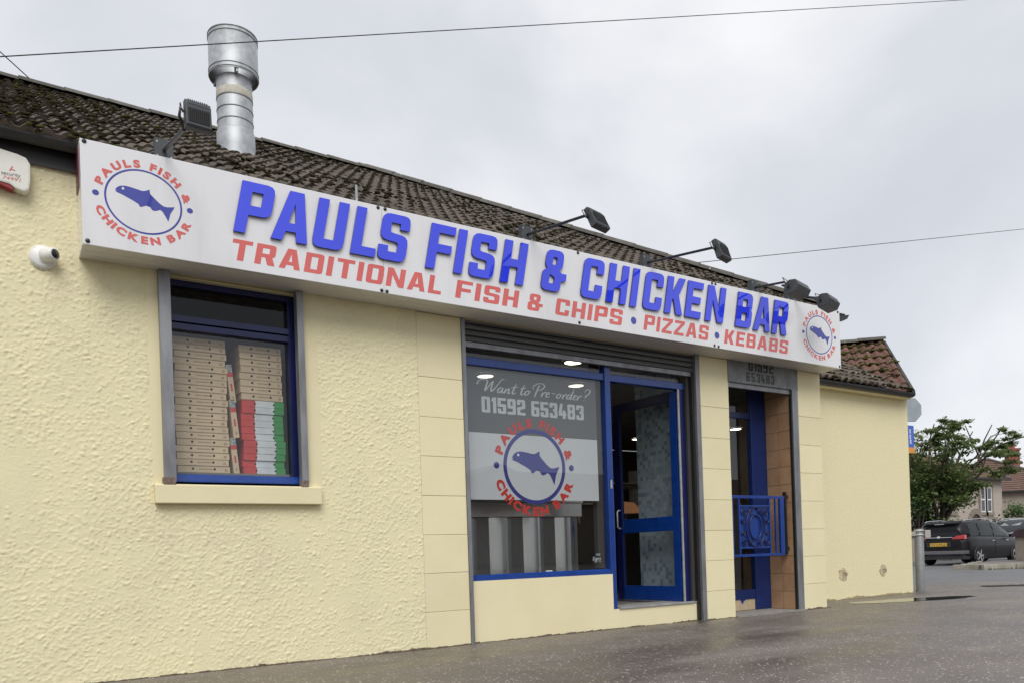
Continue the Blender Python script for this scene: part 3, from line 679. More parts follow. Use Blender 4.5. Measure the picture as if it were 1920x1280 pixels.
# window of the small room
win = part('window', MB().box(1.10, 1.165, .085, .16, 1.445, 2.98).box(2.055, 2.125, .085, .16, 1.445, 2.98).box(1.165, 2.055, .085, .16, 2.93, 2.98), M['navy_frame'])
part('transom_bar', MB().box(1.165, 2.055, .075, .16, 2.60, 2.645).box(1.165, 2.055, .06, .15, 2.655, 2.70), M['navy_frame'], win)
part('bottom_rail', MB().prism([(.03, 1.452), (.06, 1.50), (.16, 1.515), (.16, 1.44), (.03, 1.44)], 'x', 1.10, 2.125), M['blue_frame'], win)
part('pane', MB().quad((1.165, .118, 1.512), (2.055, .118, 1.512), (2.055, .118, 2.60), (1.165, .118, 2.60)), M['glass'], win, fix=False)
part('pane', MB().quad((1.165, .118, 2.70), (2.055, .118, 2.70), (2.055, .118, 2.93), (1.165, .118, 2.93)), M['dark_glass'], win, fix=False)
for (a, b) in ((1.06, 1.14), (2.088, 2.142)):
    rl = part('shutter_rail', MB().box(a, b, -.055, -.047, 1.43, 2.985).box(a, a + .012, -.047, .02, 1.43, 2.985).box(b - .012, b, -.047, .02, 1.43, 2.985), M['steel_rail'])
    part('rail_foot', MB().box(a - .012, b - .008, -.066, -.01, 1.412, 1.462), M['rust'], rl)
# inside the small room
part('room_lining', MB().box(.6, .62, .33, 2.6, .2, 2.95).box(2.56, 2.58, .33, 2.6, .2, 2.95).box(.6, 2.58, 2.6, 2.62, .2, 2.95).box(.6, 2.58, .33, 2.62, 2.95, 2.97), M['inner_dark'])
shelf = tag(put('window_shelf', MB().box(1.075, 2.125, .165, .75, 1.49, 1.53), M['inner_wall']), 'shelf inside the small window carrying pizza boxes', 'shelf')

# ---- shopfront: low wall, window, door
part('stall_riser', MB().box(3.66, 5.388, .055, .25, -.1, .575).box(5.388, 6.60, .055, .25, -.1, .205), M['cream'])
sf = part('shopfront_window', MB().box(3.70, 6.56, .095, .165, 2.60, 2.675), M['blue_frame'], bevel=.006)
part('bottom_rail', MB().prism([(.085, .575), (.085, .61), (.105, .63), (.165, .63), (.165, .575)], 'x', 3.70, 5.388), M['blue_frame'], sf)
part('side_stile', MB().box(3.70, 3.735, .1, .16, .631, 2.599), M['blue_frame'], sf)
part('mullion', MB().box(5.388, 5.462, .08, .165, .21, 2.78), M['blue_frame'], sf, bevel=.006)
part('mullion_lock', MB().box(5.415, 5.437, .07, .08, 1.47, 1.56), M['galv'], sf)
part('inner_stile', MB().box(5.30, 5.387, .17, .23, .64, 2.95), M['inner_dark'], sf)
part('pane', MB().quad((3.735, .120, .631), (5.388, .120, .631), (5.388, .120, 2.60), (3.735, .120, 2.60)), M['shop_glass'], sf, fix=False)
part('pane', MB().quad((3.70, .126, 2.676), (6.56, .126, 2.676), (6.56, .126, 2.985), (3.70, .126, 2.985)), M['glass'], sf, fix=False)
part('window_label', MB().box(4.58, 4.66, .1195, .1198, .633, .642), M['white_print'], sf)
# vinyl on the inside of the big pane
FY = .132
part('tinted_film', MB().quad((3.745, FY, 1.978), (5.30, FY, 1.978), (5.30, FY, 2.60), (3.745, FY, 2.60)), M['film_dark'], sf, fix=False)
part('frosted_film', MB().quad((3.745, FY, 1.342), (5.30, FY, 1.342), (5.30, FY, 1.977), (3.745, FY, 1.977)), M['film'], sf, fix=False)
G1 = glyphs(.23, .17, .60, .12)
def strokes_word(parent, x, z, h, y):
    """Want to Pre-order? in a hand-drawn brush script: tapered ribbons along smooth strokes."""
    S = []
    def st(*p): S.append([(a, b) for a, b in p])
    # W (with its long entry flourish)
    st((-.25, .72), (-.42, .62), (-.30, .92), (.05, 1.06), (.42, 1.0), (.40, .6), (.36, .06), (.66, .62), (.92, 1.0), (.84, .5), (.90, .06), (1.25, .55), (1.62, 1.22), (1.86, 1.22))
    # a
    st((1.82, .42), (1.66, .50), (1.44, .28), (1.46, .04), (1.62, .06), (1.84, .46)); st((1.86, .48), (1.78, .12), (1.86, .02), (2.02, .16))
    # n
    st((2.08, .46), (2.02, .02), (2.10, .2), (2.34, .46), (2.38, .30), (2.34, .06), (2.44, .02), (2.56, .14))
    # t
    st((2.92, .96), (2.74, .30), (2.72, .06), (2.84, .02), (3.02, .18)); st((2.52, .58), (2.8, .62), (3.14, .72))
    # t o
    st((3.66, .96), (3.48, .30), (3.46, .06), (3.58, .02), (3.74, .18)); st((3.34, .58), (3.54, .62), (3.86, .70))
    st((4.06, .46), (3.88, .36), (3.80, .12), (3.92, .02), (4.12, .16), (4.16, .38), (4.04, .46), (4.16, .36), (4.34, .42))
    # P
    st((5.02, 1.10), (4.86, .6), (4.70, -.10)); st((4.52, .62), (4.46, .9), (4.86, 1.22), (5.32, 1.22), (5.48, .98), (5.22, .68), (4.92, .58))
    # r e
    st((5.38, .46), (5.32, .02), (5.42, .26), (5.62, .48), (5.72, .42)); st((5.74, .22), (5.98, .34), (5.98, .48), (5.80, .42), (5.74, .16), (5.86, .02), (6.08, .14))
    # dash
    st((6.22, .42), (6.58, .44))
    # o
    st((7.00, .46), (6.80, .36), (6.74, .12), (6.86, .02), (7.04, .16), (7.08, .38), (6.96, .46), (7.10, .36), (7.24, .40))
    # r
    st((7.36, .46), (7.28, .02), (7.38, .26), (7.58, .48), (7.68, .42))
    # d
    st((8.06, .44), (7.88, .48), (7.70, .24), (7.74, .04), (7.90, .08), (8.12, .5), (8.30, 1.06)); st((8.30, 1.06), (8.10, .30), (8.10, .04), (8.26, .10))
    # e
    st((8.34, .22), (8.56, .34), (8.56, .48), (8.40, .42), (8.34, .16), (8.46, .02), (8.68, .14))
    # r
    st((8.80, .46), (8.72, .02), (8.82, .26), (9.02, .48), (9.12, .42))
    # ?
    st((9.34, .84), (9.52, 1.16), (9.84, 1.12), (9.82, .82), (9.54, .52), (9.46, .28)); st((9.40, .06), (9.43, .02))
    mb = MB(); k = 0
    sc = h; kx = 1.361 / 10.3
    for s_ in S:
        pts = [Vector((p[0], p[1])) for p in s_]
        P = []
        ext = [pts[0]] + pts + [pts[-1]]
        for i in range(1, len(ext) - 2):
            for t in [j / 7 for j in range(7)]:
                a, b, c, d = ext[i - 1:i + 3]
                P.append(.5 * ((2 * b) + (c - a) * t + (2 * a - 5 * b + 4 * c - d) * t * t + (3 * b - a - 3 * c + d) * t ** 3))
        P.append(pts[-1])
        P = [Vector((x + (p.x + .18 * p.y) * kx, z + p.y * sc)) for p in P]
        n = len(P); vs = []
        for i, p in enumerate(P):
            d = (P[min(i + 1, n - 1)] - P[max(i - 1, 0)]); d = d.normalized() if d.length > 1e-6 else Vector((1, 0))
            down = abs(d.y); wd = .0036 + .0050 * down * (1 if d.y < 0 else .55)
            wd *= min(1, .45 + 3 * min(i, n - 1 - i) / max(1, n - 1))
            nn = Vector((-d.y, d.x)) * wd
            k += 1; yy = y - k * 2.0e-6
            vs += [(p.x + nn.x, yy, p.y + nn.y), (p.x - nn.x, yy, p.y - nn.y)]
        mb.add(vs, [(2 * i, 2 * i + 1, 2 * i + 3, 2 * i + 2) for i in range(n - 1)])
    put('script_lettering', mb, M['film_letter'], parent, fix=False)
strokes_word(sf, 3.90, 2.372, .105, FY - .0012)
mb = MB(); x = 3.905
for c in '01592 653483':
    if c == ' ': x += .055; continue
    g = G1[c]; h = .152; me = curve_mesh([[(p[0] * h * 1.06, p[1] * h) for p in arc_corners(lp)] for lp in g])
    mb.merge(me, Matrix.Translation((x, FY - .0012, 2.172))); x += width(g) * h * 1.06 + .0155
put('number_lettering', mb, M['film_letter'], sf, fix=False)
# thicker emblem for the window: pale halo then print
roundel(sf, 4.50, 1.672, 1.49, 1.48, FY - .0025, .0006, M['film_red'], M['film_blue'], M['white_print'], ring_w=.026, letter_h=.062, wide=1.2, bold=.06)
mb = MB(); flat_text(mb, 'FIFE', 5.235, .770, .024, FY - .001, bold=.01, shear=.2); flat_text(mb, 'Signs', 5.185, .722, .040, FY - .001, bold=.012, shear=.2)
mb.box(5.20, 5.31, FY - .001, FY - .0008, .705, .708)
put('signmaker_lettering', mb, M['film_letter'], sf, fix=False)

# roller shutter, mostly rolled up
sh = part('roller_shutter', MB().box(3.68, 6.70, .03, .07, 2.745, 2.79), M['steel_rail'])
part('lock', MB().lathe((5.32, .028, 2.768), [(.0, 0), (.016, 0), (.016, .02)], 14, 'y'), M['galv'], sh)
for k in range(4):
    z = 2.792 + k * .056
    part('slat', MB().prism([(.05, z), (.030, z + .008), (.024, z + .024), (.030, z + .044), (.05, z + .054), (.066, z + .054), (.066, z)], 'x', 3.68, 6.70), M['shutter'], sh)
for (a, b) in ((3.632, 3.668), (6.635, 6.70)):
    rl = part('shutter_rail', MB().box(a, b, -.012, .05, -.03, 2.985), M['steel_rail'])
part('shutter_rail', MB().box(6.600, 6.632, .02, .06, .02, 2.79), M['black_metal'])
part('door_jamb', MB().box(6.475, 6.60, .105, .165, .215, 2.599), M['navy_frame'], sf)
part('door_side_panel', MB().box(6.56, 6.63, .07, .10, .215, 2.98), M['inner_dark'], sf)
thr = part('door_threshold', MB().box(5.464, 6.60, .045, .40, .205, .222), M['concrete'])
part('threshold_strip', MB().box(5.464, 6.55, .038, .06, .206, .226), M['galv'], thr)
# the open door: hinged at its right jamb, swung almost square into the shop
door = link('door', None, shop, (6.47, .13, .225)); door.empty_display_size = .1
WORLD[door.name] = Vector((0, 0, 0)); door.rotation_euler = (0, 0, radians(94))
def dpart(n, mb, m, **k): return put(n, mb, m, door, **k)
dpart('stile', MB().box(0, .095, -.022, .022, .0, 2.37), M['blue_frame'], bevel=.004)
dpart('stile', MB().box(.90, 1.0, -.022, .022, .0, 2.37), M['navy_frame'], bevel=.004)
dpart('rail', MB().box(.096, .899, -.022, .022, .0, .17), M['blue_frame'], bevel=.004)
dpart('rail', MB().box(.096, .899, -.022, .022, .80, .965), M['blue_frame'], bevel=.004)
dpart('rail', MB().box(.096, .899, -.022, .022, 2.26, 2.37), M['navy_frame'], bevel=.004)
dpart('pane', MB().quad((.096, -.003, .17), (.899, -.003, .17), (.899, -.003, .80), (.096, -.003, .80)), M['glass'], fix=False)
dpart('pane', MB().quad((.096, -.003, .965), (.899, -.003, .965), (.899, -.003, 2.26), (.096, -.003, 2.26)), M['glass'], fix=False)
dpart('handle', MB().tube([(.93, .045, .86), (.93, .07, .88), (.93, .07, 1.06), (.93, .045, 1.08)], .010, 8).tube([(.93, .02, .86), (.93, .046, .86)], .01, 8).tube([(.93, .02, 1.08), (.93, .046, 1.08)], .01, 8), M['galv'])
part('hinge_strip', MB().box(6.448, 6.474, .092, .104, .22, 2.6), M['galv'], sf)

# interior of the shop
room = part('shop_room', MB().box(2.6, 7.1, .34, 6.5, .10, .20).box(7.1, 8.7, .52, 6.5, .10, .20).box(8.7, 11.8, 1.07, 6.5, .10, .20), M['floor'])
part('room_ceiling', MB().box(2.6, 8.7, .2, 6.5, 2.955, 2.98).box(8.7, 11.8, .8, 6.5, 2.955, 2.98), M['ceiling'], room)
part('room_wall', MB().box(2.6, 11.8, 6.5, 6.55, .2, 2.95).box(11.8, 11.85, .8, 6.5, .2, 2.95).box(2.60, 2.62, .34, 6.5, .2, 2.95), M['inner_wall'], room)
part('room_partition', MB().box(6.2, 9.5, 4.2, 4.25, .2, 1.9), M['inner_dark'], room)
# mosaic-tiled nib wall behind the open door
nib = part('mosaic_wall', MB().box(6.66, 6.78, .30, 1.02, .20, 2.95), M['mosaic_grout'])
tm = MB().box(-.004, 0, .0012, .0468, .0012, .0468).mesh('mosaic_tile', M['mosaic'])
cnt = 0; big = MB()
for j in range(56):
    for i in range(15):
        y, z = .302 + i * .048, .22 + j * .048
        if cnt < 240 and .9 < z < 2.3 and i < 12: inst('mosaic_tile', tm, nib, (6.659, y, z)); cnt += 1
        else: big.box(6.655, 6.659, y + .0012, y + .0468, z + .0012, z + .0468, random.choice((0, 0, 1, 2)))
put('mosaic_field', big, [M['mosaic'], M['mosaic_pale'], M['mosaic_deep']], nib, kind='stuff')
for i, (x, y) in enumerate(((5.471, .706), (4.922, 1.697), (6.254, 1.67), (7.9, 2.6), (8.7, 2.93), (10.3, 5.0), (11.2, 3.4), (3.6, 1.2))):
    L_ = ['round ceiling downlight above the shop transom, nearest the glass', 'round ceiling downlight seen through the grey film by the first word',
          'round ceiling downlight seen through the grey film beside the question mark', 'round ceiling downlight seen through the open door glass',
          'round ceiling downlight deep in the shop past the open door', 'small round ceiling downlight at the far back of the shop',
          'round ceiling downlight seen through the railing doorway', 'round ceiling downlight over the front counter end'][i]
    o = thing('ceiling_downlight', L_, 'downlight', (x, y, 2.955), 0, 'round downlights in the shop ceiling')
    put('diffuser', MB().lathe((x, y, 2.93), [(0, 0), (.09, 0), (.1, .012)], 20), M['lamp'], o)
    put('rim', MB().lathe((x, y, 2.93), [(.1, .0), (.118, .006), (.118, .024)], 20), M['white_plastic'], o)
# counter with stainless front: rail on top, alternating flat and rounded panels
ct = thing('serving_counter', 'stainless steel serving counter with rounded front panels behind the shop window', 'counter', (4.8, .75, .2))
put('counter_top', MB().box(3.66, 5.44, .58, 1.3, 1.36, 1.40), M['stainless'], ct)
put('top_rail', MB().box(3.66, 5.44, .60, .66, 1.205, 1.358), M['stainless'], ct, bevel=.01)
put('carcass', MB().box(3.66, 5.44, .70, 1.28, .20, 1.203), M['stainless_dark'], ct)
x = 3.70
for i in range(4):
    put('flat_panel', MB().box(x, x + .15, .668, .69, .21, 1.20), M['stainless_dark'], ct)
    x0, x1 = x + .15, x + .42; pr = [(x0 + (x1 - x0) * t, .668 - .05 * sin(pi * t)) for t in [q / 12 for q in range(13)]]
    mb = MB(); vs = [(p[0], p[1], z) for z in (.21, 1.20) for p in pr]
    mb.add(vs, [(q, q + 1, q + 14, q + 13) for q in range(12)], 0, True)
    put('rounded_panel', mb, M['stainless'], ct); x += .42
hc = thing('hot_cabinet', 'warm lit hot food cabinet behind the open door', 'cabinet', (7.9, 2.9, .2))
put('base', MB().box(7.9, 8.9, 2.75, 3.3, .2, 1.38), M['stainless_dark'], hc)
put('glow_panel', MB().prism([(3.28, 1.40), (3.28, 1.60), (3.05, 1.57), (2.9, 1.46), (2.85, 1.40)], 'x', 8.18, 8.40), M['warm_glow'], hc)
put('frame', MB().box(7.9, 8.9, 2.85, 3.3, 1.80, 1.84).box(7.9, 7.93, 2.85, 3.3, 1.38, 1.80).box(8.87, 8.9, 2.85, 3.3, 1.38, 1.80), M['stainless'], hc)
ds = thing('drinks_shelf', 'pale shelving on the back wall of the shop', 'shelf', (8.4, 4.1, 1.3))
put('shelf', MB().box(7.4, 9.4, 3.95, 4.18, 1.95, 1.98), M['white_plastic'], ds); put('shelf', MB().box(7.4, 9.4, 3.95, 4.18, 1.60, 1.63), M['white_plastic'], ds)
for x in (7.42, 8.0, 8.6, 9.3): put('upright', MB().box(x, x + .04, 3.96, 4.17, 1.3, 2.2), M['white_plastic'], ds)

# ---- second doorway: recess with back window, tiled jamb, railing
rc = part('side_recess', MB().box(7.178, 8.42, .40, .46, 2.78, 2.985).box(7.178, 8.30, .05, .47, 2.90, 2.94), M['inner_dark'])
part('recess_step', MB().box(7.178, 8.42, -.05, .62, -.05, .018), M['concrete'], rc)
part('recess_side', MB().box(7.165, 7.20, .05, .47, .02, 2.9), M['cream'], rc)
part('window_post', MB().box(8.02, 8.30, .40, .47, .02, 2.9), M['shaded_blue'], rc, bevel=.006)
part('window_rail', MB().box(7.2, 8.019, .41, .47, .16, .28), M['shaded_blue'], rc)
part('window_rail', MB().box(7.2, 8.019, .41, .47, 2.42, 2.49), M['shaded_blue'], rc)
part('pane', MB().quad((7.2, .435, .28), (8.019, .435, .28), (8.019, .435, 2.42), (7.2, .435, 2.42)), M['shop_glass'], rc, fix=False)
part('pane', MB().quad((7.2, .435, 2.49), (8.019, .435, 2.49), (8.019, .435, 2.78), (7.2, .435, 2.78)), M['glass'], rc, fix=False)
part('riser', MB().box(7.2, 8.02, .43, .47, .02, .159), M['dark_mortar'], rc)
for i in range(6):
    x = 7.205 + i * .136
    part('riser_tile', MB().box(x, x + .132, .422, .431, .024, .157), M['cream_tile'], rc)
part('paint_drip', MB().prism([(7.74, .158), (7.84, .158), (7.80, .125), (7.78, .10), (7.76, .13)], 'y', .418, .4215), M['blue_frame'], rc)
part('jamb_backing', MB().box(8.306, 8.42, .03, .47, .02, 2.9), M['dark_mortar'], rc)
tz = .02; jt = MB().box(0, .008, .002, .176, .002, .218).mesh('jamb_tile', M['brown_tile'])
for j in range(13):
    for i in range(2):
        inst('jamb_tile', jt, rc, (8.298, .032 + i * .186, .02 + j * .222))
part('jamb_edge', MB().box(8.293, 8.31, -.002, .029, .02, 2.74), M['black_metal'], rc)
part('shutter_rail', MB().box(8.312, 8.42, -.010, .03, .0, 2.74), M['steel_rail'])
part('shutter_rail', MB().box(7.150, 7.176, .002, .04, .0, 2.74), M['steel_rail'])
hb = part('shutter_box', MB().box(7.170, 8.425, -.012, .10, 2.735, 2.988), M['shutter_box'], bevel=.003)
part('bottom_slat', MB().box(7.18, 8.36, .01, .05, 2.68, 2.733), M['steel_rail'], hb)
mb = MB(); x = 7.52
for c in '01592':
    g = G1[c]; h = .135; me = curve_mesh([[(p[0] * h, p[1] * h) for p in arc_corners(lp)] for lp in g]); mb.merge(me, Matrix.Translation((x, -.0135, 2.893))); x += width(g) * h + .02
put('stencil_lettering', mb, M['black_metal'], hb, fix=False)
mb = MB(); x = 7.48
M['faded'] = filmmat('worn black stencil paint', (.04, .042, .042), .45)
for c in '653483':
    g = G1[c]; h = .105; me = curve_mesh([[(p[0] * h, p[1] * h) for p in arc_corners(lp)] for lp in g]); mb.merge(me, Matrix.Translation((x, -.0135, 2.765))); x += width(g) * h + .025
put('worn_lettering', mb, M['faded'], hb, fix=False)
# railing across the recess
rg = thing('guard_railing', 'blue wrought iron guard railing with scrolls across the side doorway', 'railing', (7.66, .03, .70))
GY = .035
def bar(name, x0, x1, z0, z1, d=.012, m='blue_frame'): return put(name, MB().box(x0, x1, GY - d, GY + d, z0, z1), M[m], rg, bevel=.003)
bar('top_rail', 7.18, 8.14, 1.385, 1.42); bar('bottom_rail', 7.18, 8.125, .695, .725)
for x, wd in ((7.20, .022), (7.315, .022), (7.855, .022), (7.965, .02)): bar('upright', x, x + wd, .726, 1.384, .010)
bar('end_post', 8.05, 8.125, .726, 1.384, .016)
put('panel_sheet', MB().box(7.34, 7.852, GY + .004, GY + .008, .80, 1.295), M['blue_frame'], rg)
bar('cross_bar', 7.34, 7.852, 1.285, 1.305, .009); bar('cross_bar', 7.34, 7.852, .79, .81, .009)
cx, cz = 7.596, 1.045
def oval(a, b, r=.0075, n=28): return [(cx + a * cos(2 * pi * k / n), GY - .012, cz + b * sin(2 * pi * k / n)) for k in range(n + 1)]
put('oval_hoop', MB().tube(oval(.105, .145), .0085, 6, cap=False), M['navy_frame'], rg); put('oval_hoop', MB().tube(oval(.165, .235), .0085, 6, cap=False), M['navy_frame'], rg)
def scroll(x, z, s, flip, up, n=22):
    pts = []
    for k in range(n):
        t = k / (n - 1); a = t * 3.4 * pi; r = s * (1 - .78 * t)
        pts.append((x + flip * r * cos(a), GY - .013, z + up * r * sin(a)))
    return pts
for fx in (-1, 1):
    for fz in (-1, 1):
        put('scroll', MB().tube(scroll(cx + fx * .195, cz + fz * .175, .052, fx, fz), .0065, 5), M['navy_frame'], rg)
        put('scroll', MB().tube(scroll(cx + fx * .085, cz + fz * .185, .038, -fx, fz), .006, 5), M['navy_frame'], rg)
        put('scroll', MB().tube(scroll(cx + fx * .215, cz + fz * .075, .034, fx, -fz), .006, 5), M['navy_frame'], rg)
gb = thing('grab_bar', 'black vertical grab bar on the brown tiled jamb', 'grab bar', (8.25, .11, .70))
put('bar', MB().box(8.235, 8.262, .085, .125, .70, 1.48), M['black_metal'], gb, bevel=.004)
for z in (.76, 1.40): put('bracket', MB().box(8.262, 8.299, .09, .12, z, z + .04), M['black_metal'], gb)

# ---- roof of the shop
P_ = .594; EY = -.15; RY = 4.15; HX = 9.02             # pitch (tan), eave line, ridge line, hip corner
def rz(y): return 3.745 + P_ * (y - EY)
RX1 = HX - (RY - EY); RZ = rz(RY)
rf = MB()
rf.add([(-5.3, EY + .02, rz(EY) - .035), (HX - .03, EY + .02, rz(EY) - .035), (RX1, RY, RZ - .035), (-5.3, RY, RZ - .035)], [(0, 1, 2, 3)])
rf.add([(HX - .03, EY + .02, rz(EY) - .035), (HX - .03, 2 * RY - EY, rz(EY) - .035), (RX1, RY, RZ - .035)], [(0, 1, 2)])
rf.add([(-5.3, 2 * RY - EY, rz(EY) - .035), (HX - .03, 2 * RY - EY, rz(EY) - .035), (RX1, RY, RZ - .035), (-5.3, RY, RZ - .035)], [(3, 2, 1, 0)])
rf.add([(-5.3, EY, rz(EY) - .035), (-5.3, RY, RZ - .035), (-5.3, 2 * RY - EY, rz(EY) - .035)], [(0, 1, 2)])
roof = part('roof', rf, M['inner_dark'], fix=False)
def tile_mesh(name, m, W=.30, Lg=.40, n=16):
    top = []; bot = []
    for i in range(n + 1):
        t = i / n; ph = (t * 2) % 1.0
        h = .12 * W * max(0, sin(pi * min(1, max(0, (ph - .28) / .72)))) ** .8 if ph > .28 else 0
        top.append((W * (t - .5), h))
    mb = MB(); vs = []
    for y, dz in ((0, .022), (Lg, -.004)):
        for x, h in top: vs.append((x, y, h + dz))
    for x, h in top: vs.append((x, .004, h * .55 - .004))
    k = n + 1
    mb.add(vs, [(i, i + 1, k + i + 1, k + i) for i in range(n)], 0, True)
    mb.add(vs, [(2 * k + i, 2 * k + i + 1, i + 1, i) for i in range(n)], 0, False)
    return mb.mesh(name, m, fix=False)
def tile_field(parent, name, m, origin, du, dv, rows, gauge, uw, inside, limit, seed, W=.30):
    """lay tiles on the slope spanned by du (along the course) and dv (up the slope); the rest past the limit go in one piece."""
    rnd = random.Random(seed); me = tile_mesh(name, m, W, gauge + .065)
    nrm = du.cross(dv).normalized()
    Rm = Matrix((du, dv, nrm)).transposed()
    spots = []
    for j in range(rows):
        v = j * gauge
        for i in uw:
            u = i * W + W / 2
            p = origin + du * u + dv * v
            if inside(p + dv * .15): spots.append(p)
    spots.sort(key=lambda p: (p - CAM).length)
    vis = [p for p in spots if p.x > -.45 or p.x > 8.9]
    rest = [p for p in spots if not (p.x > -.45 or p.x > 8.9)] + vis[limit:]
    for p in vis[:limit]:
        o = inst(name, me, parent, p)
        T = Rm @ Matrix.Rotation(rnd.gauss(0, .012), 3, 'Z') @ Matrix.Rotation(rnd.gauss(0, .012), 3, 'X')
        o.rotation_euler = T.to_euler(); o.location = o.location + nrm * rnd.gauss(0, .003)
    if rest:
        mb = MB()
        for p in rest:
            T = Matrix.Translation(p + nrm * rnd.gauss(0, .003)) @ (Rm @ Matrix.Rotation(rnd.gauss(0, .012), 3, 'Z')).to_4x4()
            mb.merge(me, T)
        for i in range(len(mb.sm)): mb.sm[i] = True
        put('tile_field', mb, m, parent, fix=False, kind='stuff')
    return spots
cp = 1 / sqrt(1 + P_ * P_); du = Vector((1, 0, 0)); dv = Vector((0, cp, P_ * cp))
SLOPE = (RY - EY) / cp
def in_main(p): return p.x < HX - (p.y - EY) + .10 and p.y < RY + .05
spots = tile_field(roof, 'roof_tile', M['tile'], Vector((-5.1, EY - .03, rz(EY - .03))), du, dv, int(SLOPE / .285) + 1, .285, range(0, 62), in_main, 300, 5, W=.235)
# moss in tufts on the tile noses
def moss(parent, spots, n, m, seed, up, smin=.012, smax=.045, name='moss'):
    rnd = random.Random(seed); mb = MB(); ico = bmesh.new(); bmesh.ops.create_icosphere(ico, subdivisions=1, radius=1)
    V = [v.co.copy() for v in ico.verts]; Fs = [tuple(v.index for v in f.verts) for f in ico.faces]; ico.free()
    for _ in range(n):
        p = rnd.choice(spots); q = p + du_g * rnd.choice((-.05, .10, -.02, .13, -.08, .07)) + du_g * rnd.gauss(0, .02) + dv_g * rnd.choice((-.005, .0, .0, .03, .1)) + up * rnd.uniform(.02, .05)
        if mnoise.noise(p * .9) < -.18: continue
        s = rnd.uniform(smin, smax)
        sx, sy, sz = s * rnd.uniform(.8, 1.6), s * rnd.uniform(.6, 1.1), s * rnd.uniform(.35, .7)
        mb.add([q + du_g * (v.x * sx * rnd.uniform(.8, 1.2)) + dv_g * v.y * sy + up * v.z * sz for v in V], Fs, 0, True)
    put(name, mb, m, parent, fix=False, kind='stuff')
du_g, dv_g = du, dv; nrm_main = du.cross(dv)
vis_spots = [p for p in spots if p.x > -.5]
moss(roof, vis_spots, 3800, M['moss'], 11, nrm_main, .008, .026)
moss(roof, [p for p in vis_spots if mnoise.noise(p * .7 + Vector((3, 0, 0))) > .12 and p.x < 2.5], 200, M['moss_green'], 12, nrm_main, .010, .026)
# ridge and hip cap tiles
def cap_mesh(name, m, Lg=.45, r=.125):
    mb = MB(); n = 8; vs = []
    for x, k in ((0, 1.05), (Lg * .5, 1), (Lg + .015, .96)):
        for i in range(n + 1):
            t = pi * (i / n); vs.append((x, r * k * cos(t), r * k * .62 * sin(t)))
    mb.add(vs, [(j * (n + 1) + i, j * (n + 1) + i + 1, (j + 1) * (n + 1) + i + 1, (j + 1) * (n + 1) + i) for j in range(2) for i in range(n)], 0, True)
    mb.add([(0, r * 1.05 * cos(pi * i / n), r * .65 * sin(pi * i / n)) for i in range(n + 1)], [tuple(range(n + 1))])
    return mb.mesh(name, m, fix=False)
cm_ = cap_mesh('ridge_tile', M['ridge'])
x = RX1 - .3
while x > -5.2:
    o = inst('ridge_tile', cm_, roof, (x, RY, RZ + .005)); o.rotation_euler = (0, random.gauss(0, .012), random.gauss(0, .01)); x -= .45
hv = Vector((-(RY - EY), RY - EY, RZ - rz(EY))); HL = hv.length; hd = hv.normalized()
yv = Vector((0, 0, 1)).cross(hd).normalized(); zv = hd.cross(yv)
HR = Matrix((hd, yv, zv)).transposed().to_euler()
k = 0
while k * .45 < HL - .1:
    p = Vector((HX, EY, rz(EY) + .02)) + hd * (k * .45)
    o = inst('ridge_tile', cm_, roof, p, tuple(HR)); k += 1
# gutter along the front eave
def gutter(name, x0, x1, y, z, r, parent):
    mb = MB(); n = 8; prof = [(y + r * cos(pi + pi * i / n), z + r * sin(pi + pi * i / n)) for i in range(n + 1)]
    prof2 = [(y + (r - .006) * cos(pi + pi * i / n), z + (r - .006) * sin(pi + pi * i / n)) for i in range(n + 1)]
    o_ = prof + prof2[::-1]
    return put(name, mb.prism(o_, 'x', x0, x1), M['gutter'], parent)
gt = gutter('gutter', -5.3, 9.2, -.115, 3.74, .062, shop)
part('gutter_end', MB().prism([(-.177, 3.742), (-.053, 3.742), (-.075, 3.695), (-.115, 3.677), (-.155, 3.695)], 'x', 9.2, 9.206), M['gutter'], gt)
part('gutter_end', MB().prism([(9.02, 3.69), (9.30, 3.745), (9.26, 3.69), (9.18, 3.655), (9.02, 3.62)], 'y', -.17, .05), M['gutter'], gt)
part('eave_strip', MB().box(-5, .55, -.03, -.021, 3.58, 3.70), M['gutter'])  # dark strip over the fascia board, left of the sign

# ------------------------------------------------------------------ annexe at the far end: wall parallel to the shop, two roof slopes
ax_ = thing('shop_annexe', 'cream roughcast end building beyond the shop with small red tiled roof', 'building', (10.5, .76, 0))
AE = 3.10
awl = MB(); awl.box(8.88, 12.15, .76, 1.06, -.1, AE)
# diagonal gable return
gd = Vector((-.67, .74, 0)).normalized(); gu = Vector((.74, .67, 0)).normalized()
Bp = Vector((12.15, .76, 0))
e1 = Bp + gu * 4.2
awl.add([Bp, e1, e1 + Vector((0, 0, AE)), Bp + gu * 2.1 + Vector((0, 0, AE + 1.32)), Bp + Vector((0, 0, AE))], [(0, 1, 2, 3, 4)])
end_wall = put('front_wall', awl, M['roughcast_fine'], ax_)
def broken_render(mb, cx, cz, r, y):
    n = 12; ps = []
    for k in range(n):
        t = 2 * pi * k / n; q = r * (1 + .5 * mnoise.noise((cos(t) * 2 + cx, sin(t) * 2, cz)))
        ps.append((cx + q * cos(t), cz + q * .8 * sin(t)))
    mb.prism(ps, 'y', y - .004, y + .01)
for (px_, pz_) in ((10.35, .37), (11.35, .39)):
    mb = MB(); broken_render(mb, px_, pz_, .11, .76); pl = put('patch', mb, M['patch'], ax_)
    put('hook', MB().tube([(px_, .75, pz_ + .02), (px_, .73, pz_ + .02), (px_ + .015, .722, pz_), (px_ + .015, .724, pz_ - .035)], .008, 6), M['rust'], ax_)
